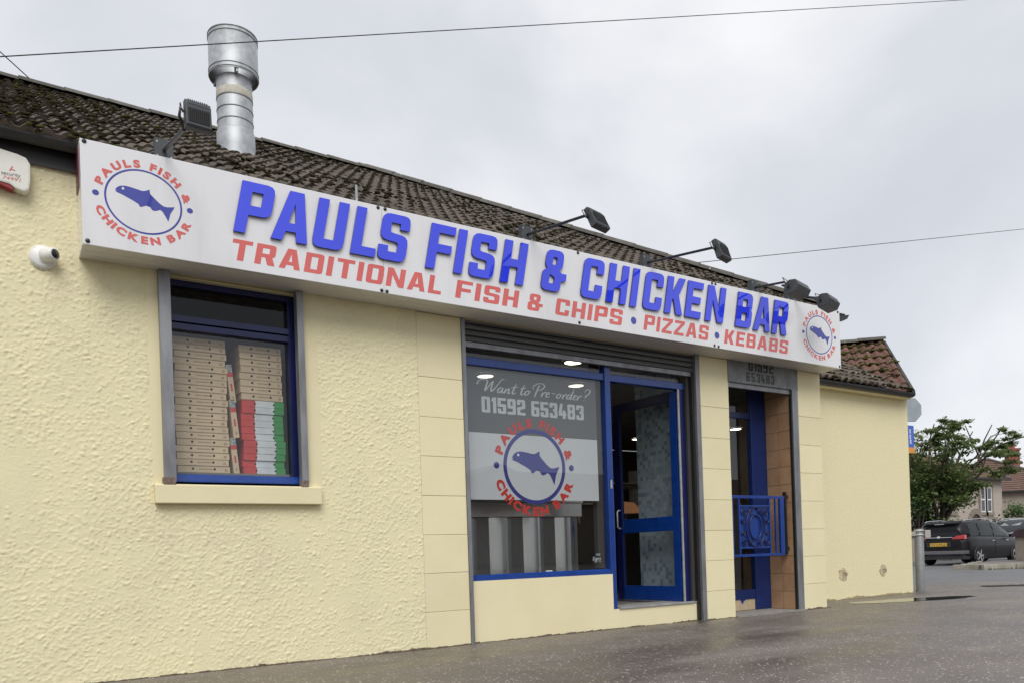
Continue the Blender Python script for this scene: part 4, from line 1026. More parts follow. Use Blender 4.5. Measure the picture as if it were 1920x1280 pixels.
# base crack, dark and chipped where the wall meets the ground
mb = MB()
for i in range(46):
    x = 8.95 + i * .07; h = max(.004, .022 + .03 * mnoise.noise((x * 2.3, 0, 0)) + .02 * mnoise.noise((x * 9, 1, 0)))
    mb.box(x, x + .0705, .752, .7625, 0.001, h)
put('base_chips', mb, M['dark_mortar'], ax_)
tA = .52; nA = 1 / sqrt(1 + tA * tA)
rfA = put('roof', MB().add([(8.9, .60, AE - .02), (11.9, .60, AE - .02), (11.9 + .446 * 3, 3.6, AE - .02 + tA * 3), (8.9, 3.6, AE - .02 + tA * 3)], [(0, 1, 2, 3)]), M['inner_dark'], ax_, fix=False)
OA = Vector((8.9, .52, AE + .02))
dvA = Vector((0, nA, tA * nA))
def in_A(p): return p.x < 11.82 + .446 * (p.y - .6)
sA = tile_field(rfA, 'roof_tile', M['tile'], OA, Vector((1, 0, 0)), dvA, 7, .335, range(0, 15), in_A, 90, 8)
tB = .62; nB = 1 / sqrt(1 + tB * tB)
dvB = Vector((gu.x * nB, gu.y * nB, tB * nB)); duB = -gd
B0 = Vector((12.07, .62, AE + .03))
rfB = put('gable_roof', MB().add([B0 + gd * -.0 - Vector((0, 0, .04)), B0 + dvB * 2.5 - Vector((0, 0, .04)), B0 + dvB * 2.5 + gd * 4.5 - Vector((0, 0, .04)), B0 + gd * 4.5 - Vector((0, 0, .04))], [(0, 1, 2, 3)])
          .add([B0 + dvB * 2.5 - Vector((0, 0, .04)), B0 + dvB * 2.5 + gd * 4.5 - Vector((0, 0, .04)), B0 + gd * 4.5 + gu * 4.2 - Vector((0, 0, .04)), B0 + gu * 4.2 - Vector((0, 0, .04))], [(0, 1, 2, 3)]), M['inner_dark'], ax_, fix=False)
def in_B(p): return p.z > AE + tA * (p.y - .6) - .12
sB = tile_field(rfB, 'roof_tile', M['tile_red'], B0 + gd * 4.5 + Vector((0, 0, .0)), duB, dvB, 8, .335, range(0, 15), in_B, 120, 9)
x = 0
while x < 4.4:
    p = B0 + dvB * 2.5 + gd * (x + .43) + Vector((0, 0, .03))
    o = inst('ridge_tile', cm_, rfB, p); o.rotation_euler = (0, random.gauss(0, .015), atan2(-gd.y, -gd.x)); x += .45
du_g, dv_g = Vector((1, 0, 0)), dvA
moss(rfA, sA, 350, M['moss'], 21, Vector((0, -tA * nA, nA)))
du_g, dv_g = duB, dvB
moss(rfB, [p for p in sB if (p - (B0 + dvB * 2.2)).length < 1.3], 160, M['moss_green'], 22, duB.cross(dvB).normalized())
moss(rfB, sB, 130, M['moss'], 23, duB.cross(dvB).normalized())
gutter('gutter', 8.9, 12.02, .60, AE + .01, .062, ax_)
put('verge_board', MB().add([B0 + Vector(d) for d in ((0, 0, -.05), (.03, -.03, -.05), (.03, -.03, .03), (0, 0, .03))] + [B0 + dvB * 2.5 + Vector(d) for d in ((0, 0, -.05), (.03, -.03, -.05), (.03, -.03, .03), (0, 0, .03))],
    [(0, 1, 2, 3), (4, 7, 6, 5), (0, 4, 5, 1), (1, 5, 6, 2), (2, 6, 7, 3), (3, 7, 4, 0)]), M['gutter'], ax_)
put('soffit_board', MB().box(8.9, 12.06, .62, .76, AE - .06, AE - .04), M['cream'], ax_)

# ------------------------------------------------------------------ the sign box
sg = thing('shop_sign', 'long white fascia sign with raised blue letters over the shopfront', 'shop sign', (4.7, 0, 2.99))
SX0, SX1, SZ0, SZ1, SY = .552, 8.886, 2.988, 3.700, -.31
seams = [SX0, 2.742, 6.648, SX1]
for a, b in zip(seams, seams[1:]):
    put('fascia_panel', MB().box(a + .0012, b - .0012, SY, SY + .035, SZ0, SZ1), M['white_pvc'], sg, bevel=.003)
put('top_cover', MB().box(SX0, SX1, SY + .036, -.022, SZ1 - .02, SZ1 - .004), M['white_pvc'], sg)
for (a, b) in ((SX0, 3.0), (3.0, 6.05), (6.05, SX1)):
    for k in range(3):
        y0 = SY + .036 + k * .0905
        put('soffit_board', MB().box(a + .001, b - .001, y0 + .001, y0 + .0895, SZ0 + .002, SZ0 + .014), M['soffit'], sg, bevel=.002)
put('end_panel', MB().box(SX0 + .002, SX0 + .02, SY + .036, -.004, SZ0 + .016, SZ1 - .004), M['white_pvc'], sg)
put('end_panel', MB().box(SX1 - .02, SX1 - .002, SY + .036, -.004, SZ0 + .016, SZ1 - .004), M['white_pvc'], sg)
put('end_trim', MB().box(SX0 - .004, SX0 + .001, -.20, -.03, 3.42, 3.69), M['maroon'], sg)
G = glyphs(.215, .185, .64, .16)
SHEAR = .205; H = .392; Z0 = 3.258
meshes = {}
def big_letter(c, x):
    if c not in meshes:
        me = curve_mesh([[(p[0] * H + SHEAR * p[1] * H, p[1] * H) for p in arc_corners(lp, 3)] for lp in G[c]], .016)
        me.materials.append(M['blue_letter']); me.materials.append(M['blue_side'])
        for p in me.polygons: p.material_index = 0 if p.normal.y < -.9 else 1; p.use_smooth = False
        meshes[c] = me
    o = inst('letter', meshes[c], sg, (x, SY - .007, Z0))
    return o
for c, x in zip('PAULSFISH&CHICKENBAR', (1.538, 1.812, 2.128, 2.444, 2.672, 3.115, 3.384, 3.530, 3.859, 4.305, 4.772, 5.090, 5.398, 5.567, 5.872, 6.165, 6.470, 6.945, 7.242, 7.560)):
    big_letter(c, x)
RG = glyphs(.25, .19, .78, .14)
mb = MB()
def red_word(text, x0, x1, z0=3.052, h=.157, sh=.2):
    gap = .16
    tot = sum(width(RG[c]) for c in text) + gap * (len(text) - 1)
    kx = (x1 - x0 - sh * h) / tot; x = x0; mb = MB()
    for c in text:
        g = RG[c]
        me = curve_mesh([[(p[0] * kx + sh * p[1] * h, p[1] * h) for p in arc_corners(lp, 3)] for lp in g])
        mb.merge(me, Matrix.Translation((x, SY - .0012, z0))); x += (width(g) + gap) * kx
    put('red_lettering', mb, M['red_print'], sg, fix=False)
red_word('TRADITIONAL', 1.510, 3.295); red_word('FISH', 3.405, 4.085); red_word('&', 4.160, 4.36); red_word('CHIPS', 4.478, 5.330); red_word('PIZZAS', 5.592, 6.555); red_word('KEBABS', 6.779, 7.885)
for x in (5.464, 6.672): put('print_dot', MB().disc((x, SY - .0012, 3.124), .037, 'y', 24), M['blue_print'], sg, fix=False)
roundel(sg, .941, 3.349, 1.0, .895, SY - .0014, .0006, M['red_print'], M['blue_print'], M['white_print'], ring_w=.0125, letter_h=.060)
roundel(sg, 8.470, 3.352, 1.015, .925, SY - .0014, .0006, M['red_print'], M['blue_print'], M['white_print'], ring_w=.0125, letter_h=.060)
bl = MB().lathe((0, 0, 0), [(.015, 0), (.015, -.004), (.008, -.009), (0, -.010)], 10, 'y').mesh('bolt', M['dark_bolt'])
for (x, z) in ((.580, 3.684), (.547 + .035, 3.012), (2.710, 3.684), (2.772, 3.684), (2.718, 3.006), (2.764, 3.004), (4.778, 3.684), (4.768, 3.013), (6.620, 3.684), (6.674, 3.684), (6.656 - .03, 3.010), (6.690, 3.006), (8.848, 3.680), (8.852, 3.010)):
    inst('bolt', bl, sg, (x, SY, z))
st_ = tag(put('metal_strap', MB().box(2.535, 2.552, -.27, -.262, 3.685, 3.85), M['galv']), 'short upright metal strap behind the sign top', 'strap')

# ------------------------------------------------------------------ floodlights on the sign top
FG = 'floodlights along the top of the sign'
def floodlight(bx, tip, head, label, turn, tilt, style=0, wide=.125):
    o = thing('floodlight', label, 'floodlight', (bx, -.27, 3.70), 0, FG)
    put('bracket', MB().box(bx - .062, bx + .062, -.275, -.262, 3.69, 3.845).box(bx - .062, bx - .052, -.262, -.22, 3.69, 3.845), M['flood'], o)
    for dx in (-.046, .046):
        for dz in (.03, .13): put('screw', MB().disc((bx + dx, -.2755, 3.69 + dz), .007, 'y', 8), M['galv'], o, fix=False)
    t = Vector(tip); a = Vector((bx, -.276, 3.765)); h = Vector(head)
    put('arm', MB().tube([a, t], .013, 8), M['black_metal'], o)
    T = Matrix.Translation(h) @ Matrix.Rotation(turn, 4, 'Z') @ Matrix.Rotation(tilt, 4, 'X')
    if style == 0:      # flat cast casing: lens faces +Y (the sign), finned back faces the street
        w_, h_ = wide, (.086 if wide < .08 else .095)
        cs = put('casing', MB().prism([(-.045, -h_ + .012), (-.034, -h_), (.018, -h_), (.022, -h_ + .006), (.022, h_ - .006), (.016, h_), (-.018, h_), (-.036, h_ - .03)], 'x', -w_, w_).xf(T), M['flood'], o, bevel=.006)
        put('lens', MB().box(-w_ + .014, w_ - .014, .0225, .025, -h_ + .014, h_ - .014).xf(T), M['lamp_lens'], o)
        for k in range(11):
            x = (-.095 + k * .019) * wide / .125
            put('cooling_slot', MB().box(x - .0045, x + .0045, -.0475, -.0425, -h_ + .028, h_ - .06).xf(T), M['flood_fin'], cs)
        for k in range(10):
            x = (-.09 + k * .02) * wide / .125
            put('top_rib', MB().prism([(-.040, h_ - .032), (-.020, h_ + .005), (-.014, h_ + .004), (-.030, h_ - .034)], 'x', x - .003, x + .003).xf(T), M['flood'], cs)
    else:               # older wedge-shaped halogen casing
        w_, h_ = .165, .075
        cs = put('casing', MB().prism([(-.105, -.02), (-.085, .05), (-.02, h_), (.055, .052), (.055, -h_ + .01), (-.055, -h_)], 'x', -w_, w_).xf(T), M['flood'], o, bevel=.005)
        put('lens', MB().box(-w_ + .02, w_ - .02, .0555, .058, -h_ + .02, .045).xf(T), M['lamp_lens'], o)
        put('hood_lip', MB().box(-w_ - .006, w_ + .006, .050, .075, .05, .058).xf(T), M['flood'], o)
    s = T @ Vector((-w_ - .004, 0, .01)); s2 = T @ Vector((-w_ - .022, .0, .03)); s3 = T @ Vector((-w_ - .03, .0, -.02))
    put('yoke', MB().tube([s, s2, s3, t], .009, 6), M['black_metal'], o)
    put('cable_tail', MB().tube([t, t + Vector((-.02, .01, .05)), s2 + Vector((0, 0, .03)), s], .004, 5), M['cable'], o)
    return o
floodlight(1.09, (1.055, -1.13, 3.505), (1.122, -1.19, 3.567), 'charcoal floodlight next to the metal flue, its finned back to the street', radians(4), radians(0), 0, .076)
floodlight(4.22, (4.275, -1.05, 3.657), (4.37, -1.086, 3.625), 'charcoal floodlight on a long arm over the raised ampersand', radians(14), radians(-24), 0, .10)
floodlight(5.72, (5.766, -1.10, 3.642), (5.85, -1.13, 3.615), 'charcoal floodlight on a long arm over the raised word CHICKEN, wire passing behind', radians(16), radians(-16), 0, .10)
floodlight(7.37, (7.39, -.66, 3.712), (7.44, -.76, 3.60), 'wedge shaped black floodlight over the raised word BAR', radians(14), radians(-14), 1)
floodlight(8.00, (8.08, -.57, 3.665), (8.15, -.64, 3.592), 'wedge shaped black floodlight at the far end over the small emblem', radians(16), radians(-14), 1)

# ------------------------------------------------------------------ flue through the roof
fl = thing('extract_flue', 'galvanised cylindrical extract flue with wide cowl rising from the tiled roof', 'flue', (2.222, 2.1, 4.95))
FXc, FYc = 2.222, 2.1
put('pipe', MB().lathe((FXc, FYc, 0), [(.178, 4.9), (.178, 5.80), (.172, 5.82)], 40), M['galv'], fl)
put('flashing_collar', MB().lathe((FXc, FYc, 0), [(.205, 4.90), (.192, 5.10), (.191, 5.26), (.180, 5.275)], 40), M['galv'], fl)
for z in (5.36, 5.48, 5.60): put('seam_band', MB().lathe((FXc, FYc, z), [(.1785, 0), (.183, .003), (.183, .010), (.1785, .013)], 40), M['steel_rail'], fl)
M['sealant'] = mat('old sealant and tape', (.62, .60, .54), (.50, .46, .36), scale=22, rough=.8)
put('sealant_band', MB().lathe((FXc, FYc, 5.615), [(.1795, 0), (.1815, .012), (.1815, .06), (.1795, .075)], 40), M['sealant'], fl)
put('cowl', MB().lathe((FXc, FYc, 0), [(.245, 5.835), (.245, 6.265), (.238, 6.265), (.238, 5.835), (.245, 5.835)], 48), M['galv'], fl)
for z in (5.845, 5.885, 6.215, 6.253): put('cowl_band', MB().lathe((FXc, FYc, z), [(.2455, 0), (.251, .003), (.251, .010), (.2455, .013)], 48), M['galv'], fl)
for k in range(3):
    t = 2 * pi * k / 3 + .4; put('cowl_strut', MB().box(FXc + .2 * cos(t) - .012, FXc + .2 * cos(t) + .012, FYc + .2 * sin(t) - .035, FYc + .2 * sin(t) + .035, 5.80, 5.87), M['galv'], fl)

# ------------------------------------------------------------------ wall-mounted things, cables
al = thing('alarm_box', 'cream alarm siren box with a red underside high on the roughcast wall', 'alarm box', (0.0, 0, 3.36))
prof = [(-.36, 3.365), (-.36, 3.60), (.10, 3.618), (.20, 3.605), (.252, 3.590), (.275, 3.55), (.272, 3.44), (.262, 3.378), (.235, 3.355), (.185, 3.368), (.15, 3.392), (.09, 3.398), (-.2, 3.39)]
put('cover', MB().prism(prof, 'y', -.085, -.004), M['cream_plastic'], al, bevel=.012)
put('red_base', MB().prism([(-.34, 3.385), (-.1, 3.38), (.10, 3.383), (.17, 3.360), (.16, 3.40), (-.34, 3.40)], 'y', -.074, -.004), M['red_plastic'], al)
put('red_rim', MB().prism([(-.34, 3.60), (.10, 3.622), (.20, 3.610), (.20, 3.600), (-.34, 3.59)], 'y', -.05, -.004), M['red_plastic'], al)
M['grey_print'] = mat('grey print', (.13, .13, .14), scale=9, rough=.5)
mb = MB(); flat_text(mb, 'security', .106, 3.446, .024, -.0866, w=.108, bold=.0); put('lettering', mb, M['grey_print'], al, fix=False)
mb = MB(); flat_text(mb, '74991', .110, 3.416, .022, -.0866, w=.100, bold=-.01, shear=.25)
mb.prism([(.150, 3.478), (.168, 3.512), (.174, 3.512), (.158, 3.478)], 'y', -.0868, -.0862).prism([(.164, 3.486), (.185, 3.484), (.186, 3.489), (.166, 3.492)], 'y', -.0868, -.0862); put('red_mark', mb, M['red_print'], al, fix=False)
cc = thing('security_camera', 'small white dome security camera on the roughcast wall below the sign corner', 'security camera', (.333, 0, 2.95))
put('base', MB().lathe((.333, 0, 2.955), [(.0, -.03), (.06, -.034), (.083, -.018), (.084, 0)], 28, 'y'), M['white_plastic'], cc)
T = Matrix.Translation((.345, -.038, 2.962)) @ Matrix.Rotation(radians(-42), 4, 'Z') @ Matrix.Rotation(radians(-4), 4, 'X') if False else Matrix.Translation((.345, -.030, 2.962)) @ Matrix.Rotation(radians(38), 4, 'Z')
put('body', MB().lathe((0, 0, 0), [(.0, -.092), (.036, -.092), (.043, -.085), (.048, -.03), (.05, .0), (.03, .02)], 24, 'y').xf(T), M['white_plastic'], cc)
put('lens', MB().lathe((0, 0, 0), [(0, -.0935), (.031, -.0935), (.031, -.0915)], 20, 'y').xf(T), M['camera_lens'], cc)
for a in (.7, 2.3, 3.9, 5.5): put('screw', MB().disc((.333 + .07 * cos(a), -.0255, 2.955 + .07 * sin(a)), .005, 'y', 8), M['dark_bolt'], cc, fix=False)
fh = MB()
for (x, z) in ((.345, 3.60), (.372, 3.60), (.52, 3.565), (.55, 3.56), (.335, 3.49), (.62, 3.28)): fh.disc((x, -.0035, z), .008, 'y', 8)
put('drill_hole', fh, M['hole'], front_wall, fix=False)

def cable(label, a, b, r, sag=.15):
    a = Vector(a); b = Vector(b); d = b - a; pts = []
    for k in range(41):
        t = k / 40; p = a + d * (t * 1.0); p.z -= sag * 4 * t * (1 - t); pts.append(p)
    return tag(put('overhead_cable', MB().tube(pts, r, 6), M['cable']), label, 'cable')
a = Vector((.133, .5, 4.563)); b = Vector((13.495, .5, 9.692)); d = (b - a)
cable('thin overhead cable crossing the sky in front of the flue', a - d * 1.2, b + d * 1.6, .0042, .012)
a = Vector((13.524, 6.0, 7.2)); b = Vector((28.222, 6.0, 10.826)); d = (b - a)
cable('thin overhead cable rising to the right from behind the far end of the roof', a - d * .15, b + d * 1.8, .008, .03)
cable('short dark cable leaving the ridge beside the left picture edge', (.55, 4.12, 6.33), (-2.5, 2.0, 7.6), .006, .02)

# ------------------------------------------------------------------ pizza boxes in the small window
def pizza_box(name, x0, x1, y, z, h, style):
    """one folded box seen from its front flap; origin at its base."""
    w_ = x1 - x0; mb = MB(); d_ = .36; g = .0016
    if style == 'brown':
        mb.box(0, w_, 0, d_, g, h - g, 0)
        mb.add([(0, -.0005, h - g - .004), (w_, -.0005, h - g - .004), (w_, -.0005, h - g), (0, -.0005, h - g)], [(0, 1, 2, 3)], 2)
        mb.box(w_ * .40, w_ * .66, -.0008, .001, h * .42, h * .62, 2)
        mb.box(w_ * .89, w_ * .95, -.0008, .001, h * .25, h * .62, 2)
        for t in (.285, .70): mb.disc((w_ * t, -.0010, h * .55), .0095, 'y', 10, 1)
        mats = [M['card'], M['hole'], M['card_print']]
    else:
        mb.box(0, w_ * .315, 0, d_, g, h - g, 0).box(w_ * .315, w_ * .765, 0, d_, g, h - g, 1).box(w_ * .765, w_, 0, d_, g, h - g, 2)
        for t in (.30, .755): mb.disc((w_ * t, -.0010, h * .5), .0085, 'y', 10, 3)
        mats = [M['box_red'], M['box_white'], M['box_green'], M['hole']]
    me = mb.mesh(name, mats, (w_ / 2, 0, 0)); return me
ORD = ['topmost', 'second from the top', 'third from the top', 'fourth from the top', 'fifth from the top', 'sixth from the top', 'seventh from the top', 'eighth from the top', 'ninth from the top', 'tenth from the top',
       'tenth from the bottom', 'ninth from the bottom', 'eighth from the bottom', 'seventh from the bottom', 'sixth from the bottom', 'fifth from the bottom', 'fourth from the bottom', 'third from the bottom', 'second from the bottom', 'lowest']
PY = .19
me = pizza_box('pizza_box', 1.188, 1.580, PY, 0, .0524, 'brown'); n = 20
for i in range(n):
    o = link('pizza_box', me, None, (1.384 + random.gauss(0, .005) + .006 * (i > 15), PY + abs(random.gauss(0, .004)), 1.532 + (n - 1 - i) * .0524)); o.rotation_euler = (0, 0, random.gauss(0, .008))
    tag(o, 'brown pizza box, %s in the tall all-brown stack' % ORD[i], 'pizza box', 'pizza boxes stacked in the small window')
me = pizza_box('pizza_box', 1.690, 2.024, PY, 0, .0546, 'brown')
ORD2 = ['topmost', 'second from the top', 'third from the top', 'fourth from the top', 'fourth from the bottom', 'third from the bottom', 'second from the bottom', 'lowest']
ORD2 = ['topmost', 'second', 'third', 'fourth', 'fifth', 'sixth', 'seventh', 'eighth']
for i in range(8):
    o = link('pizza_box', me, None, (1.857 + random.gauss(0, .003), PY + abs(random.gauss(0, .004)), 2.130 + (7 - i) * .0546)); o.rotation_euler = (0, 0, random.gauss(0, .008))
    tag(o, 'brown pizza box on top of the tricolour stack, %s brown one counting down' % ORD2[i], 'pizza box', 'pizza boxes stacked in the small window')
me = pizza_box('pizza_box', 1.688, 2.026, PY, 0, .0543, 'flag')
ORD3 = ['topmost', 'second from the top', 'third from the top', 'fourth from the top', 'fifth from the top', 'middle one', 'fifth from the bottom', 'fourth from the bottom', 'third from the bottom', 'second from the bottom', 'lowest']
for i in range(11):
    o = link('pizza_box', me, None, (1.857 + random.gauss(0, .004) + (.004 if i > 4 else 0), PY + abs(random.gauss(0, .004)), 1.532 + (10 - i) * .0543)); o.rotation_euler = (0, 0, random.gauss(0, .008))
    tag(o, 'red white and green pizza box, %s in its tricolour stack' % ORD3[i], 'pizza box', 'pizza boxes stacked in the small window')
for (x, z, hh, tl, nm) in ((1.632, 2.10, .30, -.10, 'highest'), (1.648, 1.82, .30, -.10, 'middle'), (1.640, 1.532, .285, -.09, 'lowest')):
    mb = MB().box(-.022, .022, 0, .30, 0, hh, 0).box(-.0215, .0215, -.0008, .001, hh * .80, hh * .985, 1).box(-.0215, .0215, -.001, .001, hh * .68, hh * .80, 2).box(-.006, .008, -.0008, .001, hh * .30, hh * .5, 2).box(-.006, .010, -.0008, .001, hh * .08, hh * .16, 3)
    me = mb.mesh('upright_box', [M['card'], M['box_pic'], M['box_red'], M['card_print']])
    o = link('upright_box', me, None, (x, PY + .012, z)); o.rotation_euler = (0, tl, 0)
    tag(o, 'narrow printed card box on end between the pizza stacks, %s of three' % nm, 'box', 'narrow boxes standing on end')

# ------------------------------------------------------------------ street furniture at the corner
po = thing('metal_post', 'grey metal post with clamp box standing at the wall corner', 'post', (12.52, .70, 0))
PXc, PYc = 12.50, .84
po.location = (PXc, PYc, 0); WORLD[po.name] = Vector((PXc, PYc, 0))
put('post_tube', MB().lathe((PXc, PYc, 0), [(.068, -.02), (.068, 1.0), (.06, 1.012), (0, 1.014)], 24), M['post'], po)
for z in (.90, .965): put('clamp_band', MB().lathe((PXc, PYc, z), [(.069, 0), (.077, .003), (.077, .028), (.069, .031)], 24), M['galv'], po)
put('clamp_box', MB().box(.075, .175, -.05, .05, .865, .99).xf(Matrix.Translation((PXc, PYc, 0)) @ Matrix.Rotation(radians(-25), 4, 'Z')), M['post_box'], po, bevel=.006)
put('clamp_arm', MB().box(-.17, -.072, -.03, .03, .90, .97).xf(Matrix.Translation((PXc, PYc, 0)) @ Matrix.Rotation(radians(-25), 4, 'Z')), M['post_box'], po, bevel=.006)
o8 = thing('octagonal_sign', 'grey back of an octagonal sign sticking out behind the annexe corner', 'sign', (14.25, 1.9, 3.2))
c = Vector((14.22, 1.9, 3.24)); rr = .235
pr = []
for k in range(8):
    t = pi / 8 + k * pi / 4; pr.append((rr * cos(t), rr * sin(t)))
Tt = Matrix.Translation(c) @ Matrix.Rotation(radians(-20), 4, 'Z')
put('plate', MB().prism(pr, 'y', -.02, .02).xf(Tt), M['sign_back'], o8, bevel=.004)
put('bracket', MB().box(-.7, .0, .021, .05, -.03, .03).xf(Tt), M['post'], o8)
bs = thing('projecting_sign', 'blue and orange projecting sign half hidden by the annexe corner', 'sign', (14.1, 1.9, 2.4))
put('blue_panel', MB().box(13.62, 14.265, 1.88, 1.92, 2.545, 2.945), M['sign_blue'], bs)
put('orange_strip', MB().box(13.62, 14.275, 1.88, 1.92, 2.440, 2.543), M['sign_orange'], bs)
mb = MB(); G2 = glyphs(.25, .2, .62, .15)
for row, (txt, z) in enumerate((('E', 2.80), ('E', 2.70), ('S', 2.61))):
    h = .075; me = curve_mesh([[(p[0] * h, p[1] * h) for p in arc_corners(lp)] for lp in G2[txt]]); mb.merge(me, Matrix.Translation((14.125, 1.8785, z)))
put('lettering', mb, M['white_print'], bs, fix=False)
put('wall_bracket', MB().box(13.4, 13.62, 1.885, 1.915, 2.85, 2.9), M['post'], bs)

# ------------------------------------------------------------------ cars
def loft(mb, secs, mi=0, smooth=True, close_ends=True):
    n = len(secs[0]); o = len(mb.v)
    vs = [p for s in secs for p in s]
    fs = [(i * n + k, i * n + (k + 1) % n, (i + 1) * n + (k + 1) % n, (i + 1) * n + k) for i in range(len(secs) - 1) for k in range(n)]
    mb.add(vs, fs, mi, smooth)
    if close_ends: mb.add(secs[0], [tuple(range(n))[::-1]], mi, False); mb.add(secs[-1], [tuple(range(n))], mi, False)
def build_car(label, paint, loc, rzv, plate=None, mpv=True):
    """x forward from the rear bumper (0) to the nose (L); y to the car's left."""
    c = thing('parked_car', label, 'car', loc, rzv, 'parked cars', local=True)
    def cp_(n, mb, m, parent=None, **k): return put(n, mb, m, parent or c, **k)
    Lc, Wc = (4.66, .92) if mpv else (4.4, .90)
    # lower body sections: (x, half width, sill z, waist z, belt z, belt half width)
    S = [(0.02, .74, .36, .62, .96, .70), (.10, .84, .26, .62, 1.0, .80), (.35, .90, .22, .66, 1.02, .86), (.9, Wc, .20, .68, 1.02, .885), (1.8, Wc + .005, .19, .68, 1.0, .89),
         (2.8, Wc, .19, .67, .97, .885), (3.35, .915, .20, .66, .95, .87), (3.9, .90, .22, .62, .90, .83), (4.3, .83, .25, .58, .82, .74), (4.55, .70, .30, .54, .72, .60), (Lc, .50, .36, .50, .62, .42)]
    secs = []
    for x, wd, zs, zw, zb, wb in S:
        half = [(wd * .90, zs), (wd * .98, zs + .10), (wd, zw), (wd * .985, zw + (zb - zw) * .55), (wb, zb), (wb * .55, zb + .025)]
        ring = [(x, y, z) for y, z in half] + [(x, -y, z) for y, z in half[::-1]]
        secs.append(ring)
    mb = MB(); loft(mb, secs); body = cp_('body', mb, paint)
    # greenhouse
    R = [(.06, .74, 1.0, .60, 1.34), (.20, .80, 1.0, .64, 1.50), (.45, .84, 1.0, .665, 1.575), (1.2, .86, 1.0, .69, 1.62), (2.1, .86, .98, .69, 1.61), (2.6, .855, .97, .67, 1.55), (3.1, .85, .95, .64, 1.34), (3.55, .84, .94, .70, 1.04), (3.72, .80, .93, .70, .95)]
    secs = []
    for x, wb, zb, wt, zt in R:
        half = [(wb, zb - .02), (wb * .97, zb + (zt - zb) * .35), (wt + .03, zt - .07), (wt - .04, zt - .012), (wt * .5, zt + .012)]
        secs.append([(x, y, z) for y, z in half] + [(x, -y, z) for y, z in half[::-1]])
    mb = MB(); loft(mb, secs); cp_('cabin', mb, paint)
    def side(x):  # cabin side interpolation -> (wb, zb, wt, zt)
        for a, b in zip(R, R[1:]):
            if a[0] <= x <= b[0]:
                t = (x - a[0]) / (b[0] - a[0]); return [a[k] + (b[k] - a[k]) * t for k in range(1, 5)]
        return R[-1][1:]
    def sp(x, t, s, off=.012):
        wb, zb, wt, zt = side(x); z0, z1 = zb + .03, zt - .085
        z = z0 + (z1 - z0) * t
        # piecewise side
        z35 = zb + (zt - zb) * .35
        if z <= z35: y = wb + (wb * .97 - wb) * (z - zb + .02) / (z35 - zb + .02)
        else: y = wb * .97 + (wt + .03 - wb * .97) * (z - z35) / max(.001, zt - .07 - z35)
        return (x, s * (y + off), z)
    for s in (-1, 1):
        for (x0, x1) in ((.42, .98), (1.06, 1.95), (2.03, 2.92), (2.97, 3.30)):
            mb = MB(); nn = 5; vs = []
            for k in range(nn + 1):
                x = x0 + (x1 - x0) * k / nn
                for t in (0.02, .5, .98):
                    vs.append(sp(x, t, s))
            mb.add(vs, [(3 * k + j, 3 * k + j + 1, 3 * k + j + 4, 3 * k + j + 3) for k in range(nn) for j in (0, 1)], 0, True)
            cp_('side_window', mb, M['car_glass'], fix=False)
        cp_('window_trim', MB().tube([sp(x, -.04, s, .014) for x in (.45, 1.0, 2.0, 2.9, 3.3)], .012, 5), M['car_plastic'])
        cp_('roof_rail', MB().tube([(.35, s * .64, 1.575), (.5, s * .66, 1.625), (1.4, s * .69, 1.665), (2.3, s * .67, 1.62), (2.5, s * .66, 1.57)], .016, 6), M['chrome'])
        for x in (.93, 3.55):
            wv = cp_('wheel', MB().lathe((x, s * .80, .325), [(.0, -.10), (.22, -.10), (.31, -.095), (.325, -.06), (.325, .06), (.31, .095), (.22, .10), (0, .10)], 28, 'y'), M['tyre'])
            ys = s * .905
            put('rim', MB().lathe((x, ys, .325), [(.235, -.01 * s), (.225, .006 * s), (.205, -.012 * s)], 28, 'y'), M['alloy'], wv)
            for k in range(5):
                a = 2 * pi * k / 5 + .3
                T = Matrix.Translation((x, ys, .325)) @ Matrix.Rotation(a, 4, 'Y')
                put('spoke', MB().prism([(-.035, .03), (-.022, .22), (.022, .22), (.035, .03)], 'y', -.012, .004).xf(T), M['alloy'], wv)
            put('hub', MB().lathe((x, ys, .325), [(0, .006 * s), (.05, .006 * s), (.055, -.01 * s)], 16, 'y'), M['alloy'], wv)
            mb = MB(); n = 18; vs = []
            for k in range(n + 1):
                a = pi * (-.08) + pi * 1.16 * k / n
                for rr, yy in ((.345, .895), (.40, .928), (.40, .86), (.345, .86)): vs.append((x + rr * cos(a), s * yy, .325 + rr * sin(a)))
            mb.add(vs, [(4 * k + j, 4 * k + (j + 1) % 4, 4 * k + 4 + (j + 1) % 4, 4 * k + 4 + j) for k in range(n) for j in range(4)], 0, True)
            cp_('wheel_arch', mb, M['car_plastic'])
        cp_('door_mirror', MB().lathe((0, 0, 0), [(0, -.09), (.07, -.08), (.09, 0), (.07, .08), (0, .09)], 12, 'y').xf(Matrix.Translation((3.02, s * 1.0, 1.03)) @ Matrix.Diagonal((.75, 1, .75, 1))), paint)
        for x in (1.75, 2.75): cp_('door_handle', MB().box(x, x + .18, s * .922 - .012, s * .922 + .012, .84, .87), M['chrome'], bevel=.005)
        cp_('door_seam', MB().box(2.0, 2.008, s * .925 - .004, s * .925 + .004, .35, .98), M['car_plastic'])
        tl = [(-.012 + .03, .56), (.0, .74), (.10, .86), (.30, .905), (.36, .905), (.20, .885)]
        cp_('tail_lamp', MB().prism([(.30, .985), (.30, 1.09), (.74, 1.10), (.80, 1.05), (.74, .93)] if False else [(.44, .93), (.44, 1.0), (.62, 1.07), (.83, 1.09), (.83, .93)], 'x', -.0, .2).xf(Matrix.Diagonal((1, s, 1, 1))), M['tail_red'], bevel=.02)
        cp_('bumper_reflector', MB().box(.0, .02, s * .62 - .12, s * .62 + .12, .46, .50), M['tail_red'])
